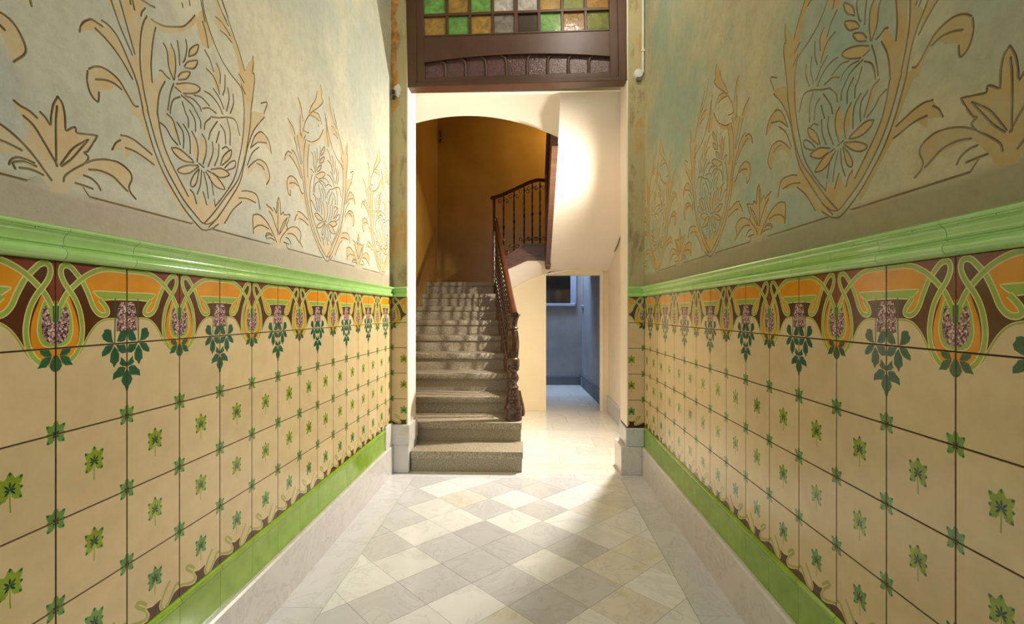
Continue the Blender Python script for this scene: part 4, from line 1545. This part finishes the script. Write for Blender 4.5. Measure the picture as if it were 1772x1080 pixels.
H1 = .80
BAL1 = baluster_mesh(H1)
scb = bmesh.new()
nb = 21
for k in range(nb):
    t = 4.40 + (6.18 - 4.40) * k / (nb - 1)
    p = rail_at(t)
    zb = nose_z(t) + .085
    zh = p.z - .018
    M = Matrix.Translation((p.x + .012, t, zb)) @ Matrix.Diagonal((1, 1, (zh - zb) / H1, 1))
    link('baluster', BAL1, r1, mat=M)
    n0 = len(scb.verts)
    lattice_bm(scb, H1)
    scb.verts.ensure_lookup_table()
    bmesh.ops.transform(scb, matrix=M, verts=scb.verts[n0:])
o = link('scrollwork', bm_mesh('scrollwork', scb, IRON, 50), r1)
o['kind'] = 'stuff'
# upright where the rail turns
pc = onY(855, 345, 6.2)
tube('corner_post', [(pc.x, 6.2, 1.62), (pc.x, 6.2, 2.1), (pc.x, 6.2, pc.z + .005)], .016, IRON, r1, 8)

# ------------------------------------------------------------------ railing of the second flight
p_a, p_b, p_c, p_d = onY(852, 343, STT), onY(866, 339, STT), onY(925, 313, STT), onY(948, 313, STT)
r2 = empty('stair_railing', (p_a.x, STT, 1.7), 'short iron balustrade with dark handrail rising to the quarter landing', 'railing', 'stair railings')
tube('handrail', catmull([p_a + Vector((-.02, 0, .002)), p_a, p_b, onY(893, 327, STT), p_c, p_d], 4), .85, MAHOG, r2, sect=HSEC)
sl = [onY(x, y, STT) for x, y in [(866, 474), (880, 466), (913, 451), (948, 451)]]
su = [onY(x, y, STT) for x, y in [(866, 450), (879, 444), (908, 424), (948, 424)]]
for nm, f0, f1, y0, y1 in (('stringer', 0, 1, STT - .03, STT + .06), ('stringer_moulding', .30, .44, STT - .042, STT - .02), ('stringer_cap', .93, 1.06, STT - .045, STT + .06)):
    bm = bmesh.new()
    rg = []
    for a, b in zip(sl, su):
        q0, q1 = a.lerp(b, f0), a.lerp(b, f1)
        rg.append([bm.verts.new((q0.x, y0, q0.z)), bm.verts.new((q0.x, y1, q0.z)), bm.verts.new((q1.x, y1, q1.z)), bm.verts.new((q1.x, y0, q1.z))])
    for a, b in zip(rg, rg[1:]):
        for k in range(4): bm.faces.new((a[k], a[(k + 1) % 4], b[(k + 1) % 4], b[k]))
    bm.faces.new(rg[0]); bm.faces.new(list(reversed(rg[-1])))
    link(nm, bm_mesh(nm, bm, STRING), r2)


def interp(pts, x):
    for a, b in zip(pts, pts[1:]):
        if a.x <= x <= b.x: return a.z + (b.z - a.z) * (x - a.x) / (b.x - a.x)
    return pts[-1].z


BAL2 = baluster_mesh(.8)
SPI = []
for z0, sg in ((.8 - .075, 1), (.085, -1)):
    for sd in (1, -1):
        bm = bmesh.new(); spiral_bm(bm, 'x', sd, sg, z0, .032)
        SPI.append(bm_mesh('scroll', bm, IRON, 50))
hl = [p_a, p_b, onY(893, 327, STT), p_c, p_d]
for px in (871.5, 889.5, 907, 921, 934.5):
    x = onY(px, 400, STT).x
    zb = interp(su, x); zh = interp(hl, x) - .012
    M = Matrix.Translation((x, STT, zb)) @ Matrix.Diagonal((1, 1, (zh - zb) / .8, 1))
    b_ = link('baluster', BAL2, r2, mat=M)
    for me in SPI: link('scroll', me, b_, mat=M)

# ------------------------------------------------------------------ railing of the third flight (seen almost edge on)
r3 = empty('stair_railing', (FX, 6.2, 1.8), 'brown stringer, drop newel and iron bars of the flight climbing towards the hall', 'railing', 'stair railings')
bm = bmesh.new()
rg = []
for t in (6.2, 5.6, 5.0, 4.45):
    z = zl(t)
    rg.append([bm.verts.new((FX - .055, t, z - .02)), bm.verts.new((FX + .002, t, z - .02)), bm.verts.new((FX + .002, t, z + .3)), bm.verts.new((FX - .055, t, z + .3))])
for a, b in zip(rg, rg[1:]):
    for k in range(4): bm.faces.new((a[k], a[(k + 1) % 4], b[(k + 1) % 4], b[k]))
bm.faces.new(rg[0]); bm.faces.new(list(reversed(rg[-1])))
link('stringer', bm_mesh('stringer', bm, STRING), r3)
pd = onY(948, 466, 6.15)
box('drop_newel', pd.x - .035, pd.x + .035, 6.11, 6.19, pd.z + .03, 3.0, STRING, r3, .006)
lathe('drop_finial', [(.005, -.005), (.026, .0), (.034, .012), (.03, .026), (.038, .034)], (pd.x, 6.15, pd.z), STRING, r3, 16)
tube('handrail', [(FX - .03, 6.15, zl(6.15) + 1.12), (FX - .03, 4.45, zl(4.45) + 1.12)], 1.0, MAHOG, r3, sect=HSEC)
for k in range(12):
    t = 6.05 - k * .135
    link('baluster', BAL2, r3, mat=Matrix.Translation((FX - .03, t, zl(t) + .3)))

# ------------------------------------------------------------------ patio seen through the passage
PT = 8.55
o = box('wall_patio_back', -.4, 1.2, PT, PT + .1, 0, 3.2, GREYW); props(o, 'grey wall at the far end of the patio passage', None, None, 'structure')
o = box('wall_patio_left', -.4, -.3, WT + .14, PT, 0, 1.6, GREYW); props(o, 'grey left wall of the patio passage', None, None, 'structure')
prx0, prx1 = onY(1006, 660, PT).x, .985
bm = bmesh.new()
A = [bm.verts.new(p) for p in ((prx0, PT, 0), (prx1, WT + .14, 0), (prx1, WT + .14, 3.2), (prx0, PT, 3.2))]
B = [bm.verts.new(p) for p in ((prx0 + .1, PT, 0), (prx1 + .1, WT + .14, 0), (prx1 + .1, WT + .14, 3.2), (prx0 + .1, PT, 3.2))]
bm.faces.new(A); bm.faces.new(list(reversed(B)))
for k in range(4): bm.faces.new((A[k], A[(k + 1) % 4], B[(k + 1) % 4], B[k]))
o = link('wall_patio_right', bm_mesh('wall_patio_right', bm, GREYW)); props(o, 'grey right wall of the patio passage', None, None, 'structure')
o = box('baseboard_patio_back', -.3, prx0, PT - .02, PT, 0, .15, GREYD, bevel=.004); props(o, 'dark grey skirting at the end of the patio passage', None, None, 'structure')
bm = bmesh.new()
A = [bm.verts.new(p) for p in ((prx0 - .03, PT - .02, 0), (prx1 - .02, WT + .3, 0), (prx1 - .02, WT + .3, .2), (prx0 - .03, PT - .02, .2))]
B = [bm.verts.new((v.co.x + .03, v.co.y, v.co.z)) for v in A]
bm.faces.new(A); bm.faces.new(list(reversed(B)))
for k in range(4): bm.faces.new((A[k], A[(k + 1) % 4], B[(k + 1) % 4], B[k]))
o = link('baseboard_patio_right', bm_mesh('bb', bm, GREYD)); props(o, 'grey skirting along the right side of the patio passage', None, None, 'structure')
wx = onY(990, 500, PT).x; wz = onY(960, 524, PT).z
w2 = empty('window_2', (.4, PT, wz), 'dark patio window with pale blue frame and sill seen through the passage', kind='structure')
box('pane', -.1, wx - .02, PT - .02, PT - .01, wz, 2.3, DARKGL, w2)
box('frame', wx - .03, wx + .07, PT - .04, PT, wz - .02, 2.3, BLUEFR, w2, .004)
box('sill', -.2, wx + .05, PT - .07, PT, wz - .06, wz - .015, BLUEFR, w2, .006)
pp = onY(1012, 600, 8.35)
ps = empty('patio_pillar', (pp.x, 8.35, 0), 'slim grey pillar with a small capital in the patio corner', 'pillar')
box('shaft', pp.x - .035, pp.x + .035, 8.31, 8.39, .17, 1.32, BLUEFR, ps, .006)
box('capital', pp.x - .07, pp.x + .07, 8.28, 8.42, 1.32, 1.37, BLUEFR, ps, .008)
box('base', pp.x - .06, pp.x + .06, 8.28, 8.42, 0, .17, BLUEFR, ps, .006)
box('upper_shaft', pp.x - .03, pp.x + .02, 8.32, 8.38, 1.37, 2.4, GREYD, ps, .004)

# ------------------------------------------------------------------ lamps (all outside the frame, where the place has them)
def globe(name, loc, r, mat, parent):
    bm = bmesh.new()
    bmesh.ops.create_uvsphere(bm, u_segments=16, v_segments=10, radius=r)
    bmesh.ops.translate(bm, verts=bm.verts, vec=loc)
    return link(name, bm_mesh(name, bm, mat, 60), parent)


NEUT = (1.0, .92, .81, 1)
x, y = .42, 2.75
l = empty('ceiling_lamp', (x, y, ZC), 'opal globe ceiling lamp of the hall', 'lamp')
lathe('rose', [(.06, -.03), (.065, -.012), (.06, 0)], (x, y, ZC), FRAME, l, 20)
tube('stem', [(x, y, ZC - .02), (x, y, ZC - .2)], .012, FRAME, l)
globe('globe', (x, y, ZC - .29), .1, emit('opal_glow', NEUT, HALL_FRONT), l)
l = empty('wall_lamp', (SXR, SPT, SPZ), 'small white wall spotlight behind the right door jamb', 'lamp')
bm = bmesh.new(); lathe_bm(bm, [(.04, 0), (.04, .012), (.02, .02)], n=20)
bm.transform(Matrix.Translation((SXR, SPT, SPZ + .05)) @ Matrix.Rotation(-math.pi / 2, 4, 'Y'))
link('back_plate', bm_mesh('back_plate', bm, PVC, 40), l)
tube('arm', [(SXR - .015, SPT, SPZ + .05), (SPX + .06, SPT + .012, SPZ + .035)], .007, PVC, l)
bm = bmesh.new(); lathe_bm(bm, [(.022, .045), (.036, .05), (.036, .085), (.024, .095), (.004, .098)], n=20)
bm.transform(Matrix.Translation((SPX, SPT, SPZ)) @ Vector((.82, .22, .42)).to_track_quat('Z', 'Y').to_matrix().to_4x4())
link('housing', bm_mesh('housing', bm, PVC, 40), l)
l = empty('ceiling_lamp', (.62, 6.9, 4.35), 'opal globe ceiling lamp above the upper stair', 'lamp')
tube('stem', [(.62, 6.9, 4.35), (.62, 6.9, 4.0)], .012, FRAME, l)
globe('globe', (.62, 6.9, 3.93), .08, emit('upstairs_glow', (1, .76, .46, 1), UPSTAIRS), l)
# glazed street door behind the camera, lit by daylight
d = empty('door_1', (0, T0, 0), 'brown glazed street door with frosted daylight panes at the hall entrance', kind='structure')
DAY = emit('frosted_daylight', (.80, .90, 1.0, 1), STREET_GLASS)
box('frame', -.85, .65, T0, T0 + .03, 0, 3.7, FRAME, d)
for r in range(4):
    for k in range(4):
        x0 = -.79 + k * .355
        box('pane', x0, x0 + .32, T0 + .02, T0 + .036, 1.35 + r * .57, 1.35 + r * .57 + .53, DAY, d)
for k in range(2): box('panel', -.78 + k * .71, -.12 + k * .71, T0 + .02, T0 + .045, .2, 1.2, FRAME, d, .008)

# loose cut cables in the far upper corner of the stair
q = onY(762, 226, STB - .02)
lc = empty('loose_cable', (q.x, STB, q.z), 'short black cable ends high in the far ochre corner', 'cable')
tube('cable_end', [(q.x, STB, q.z), (q.x, STB - .03, q.z - .01), (q.x + .01, STB - .035, q.z - .1)], .012, BLACK, lc, 6)
tube('cable_end', [(q.x, STB, q.z - .13), (q.x - .005, STB - .03, q.z - .14), (q.x, STB - .03, q.z - .19)], .014, BLACK, lc, 6)
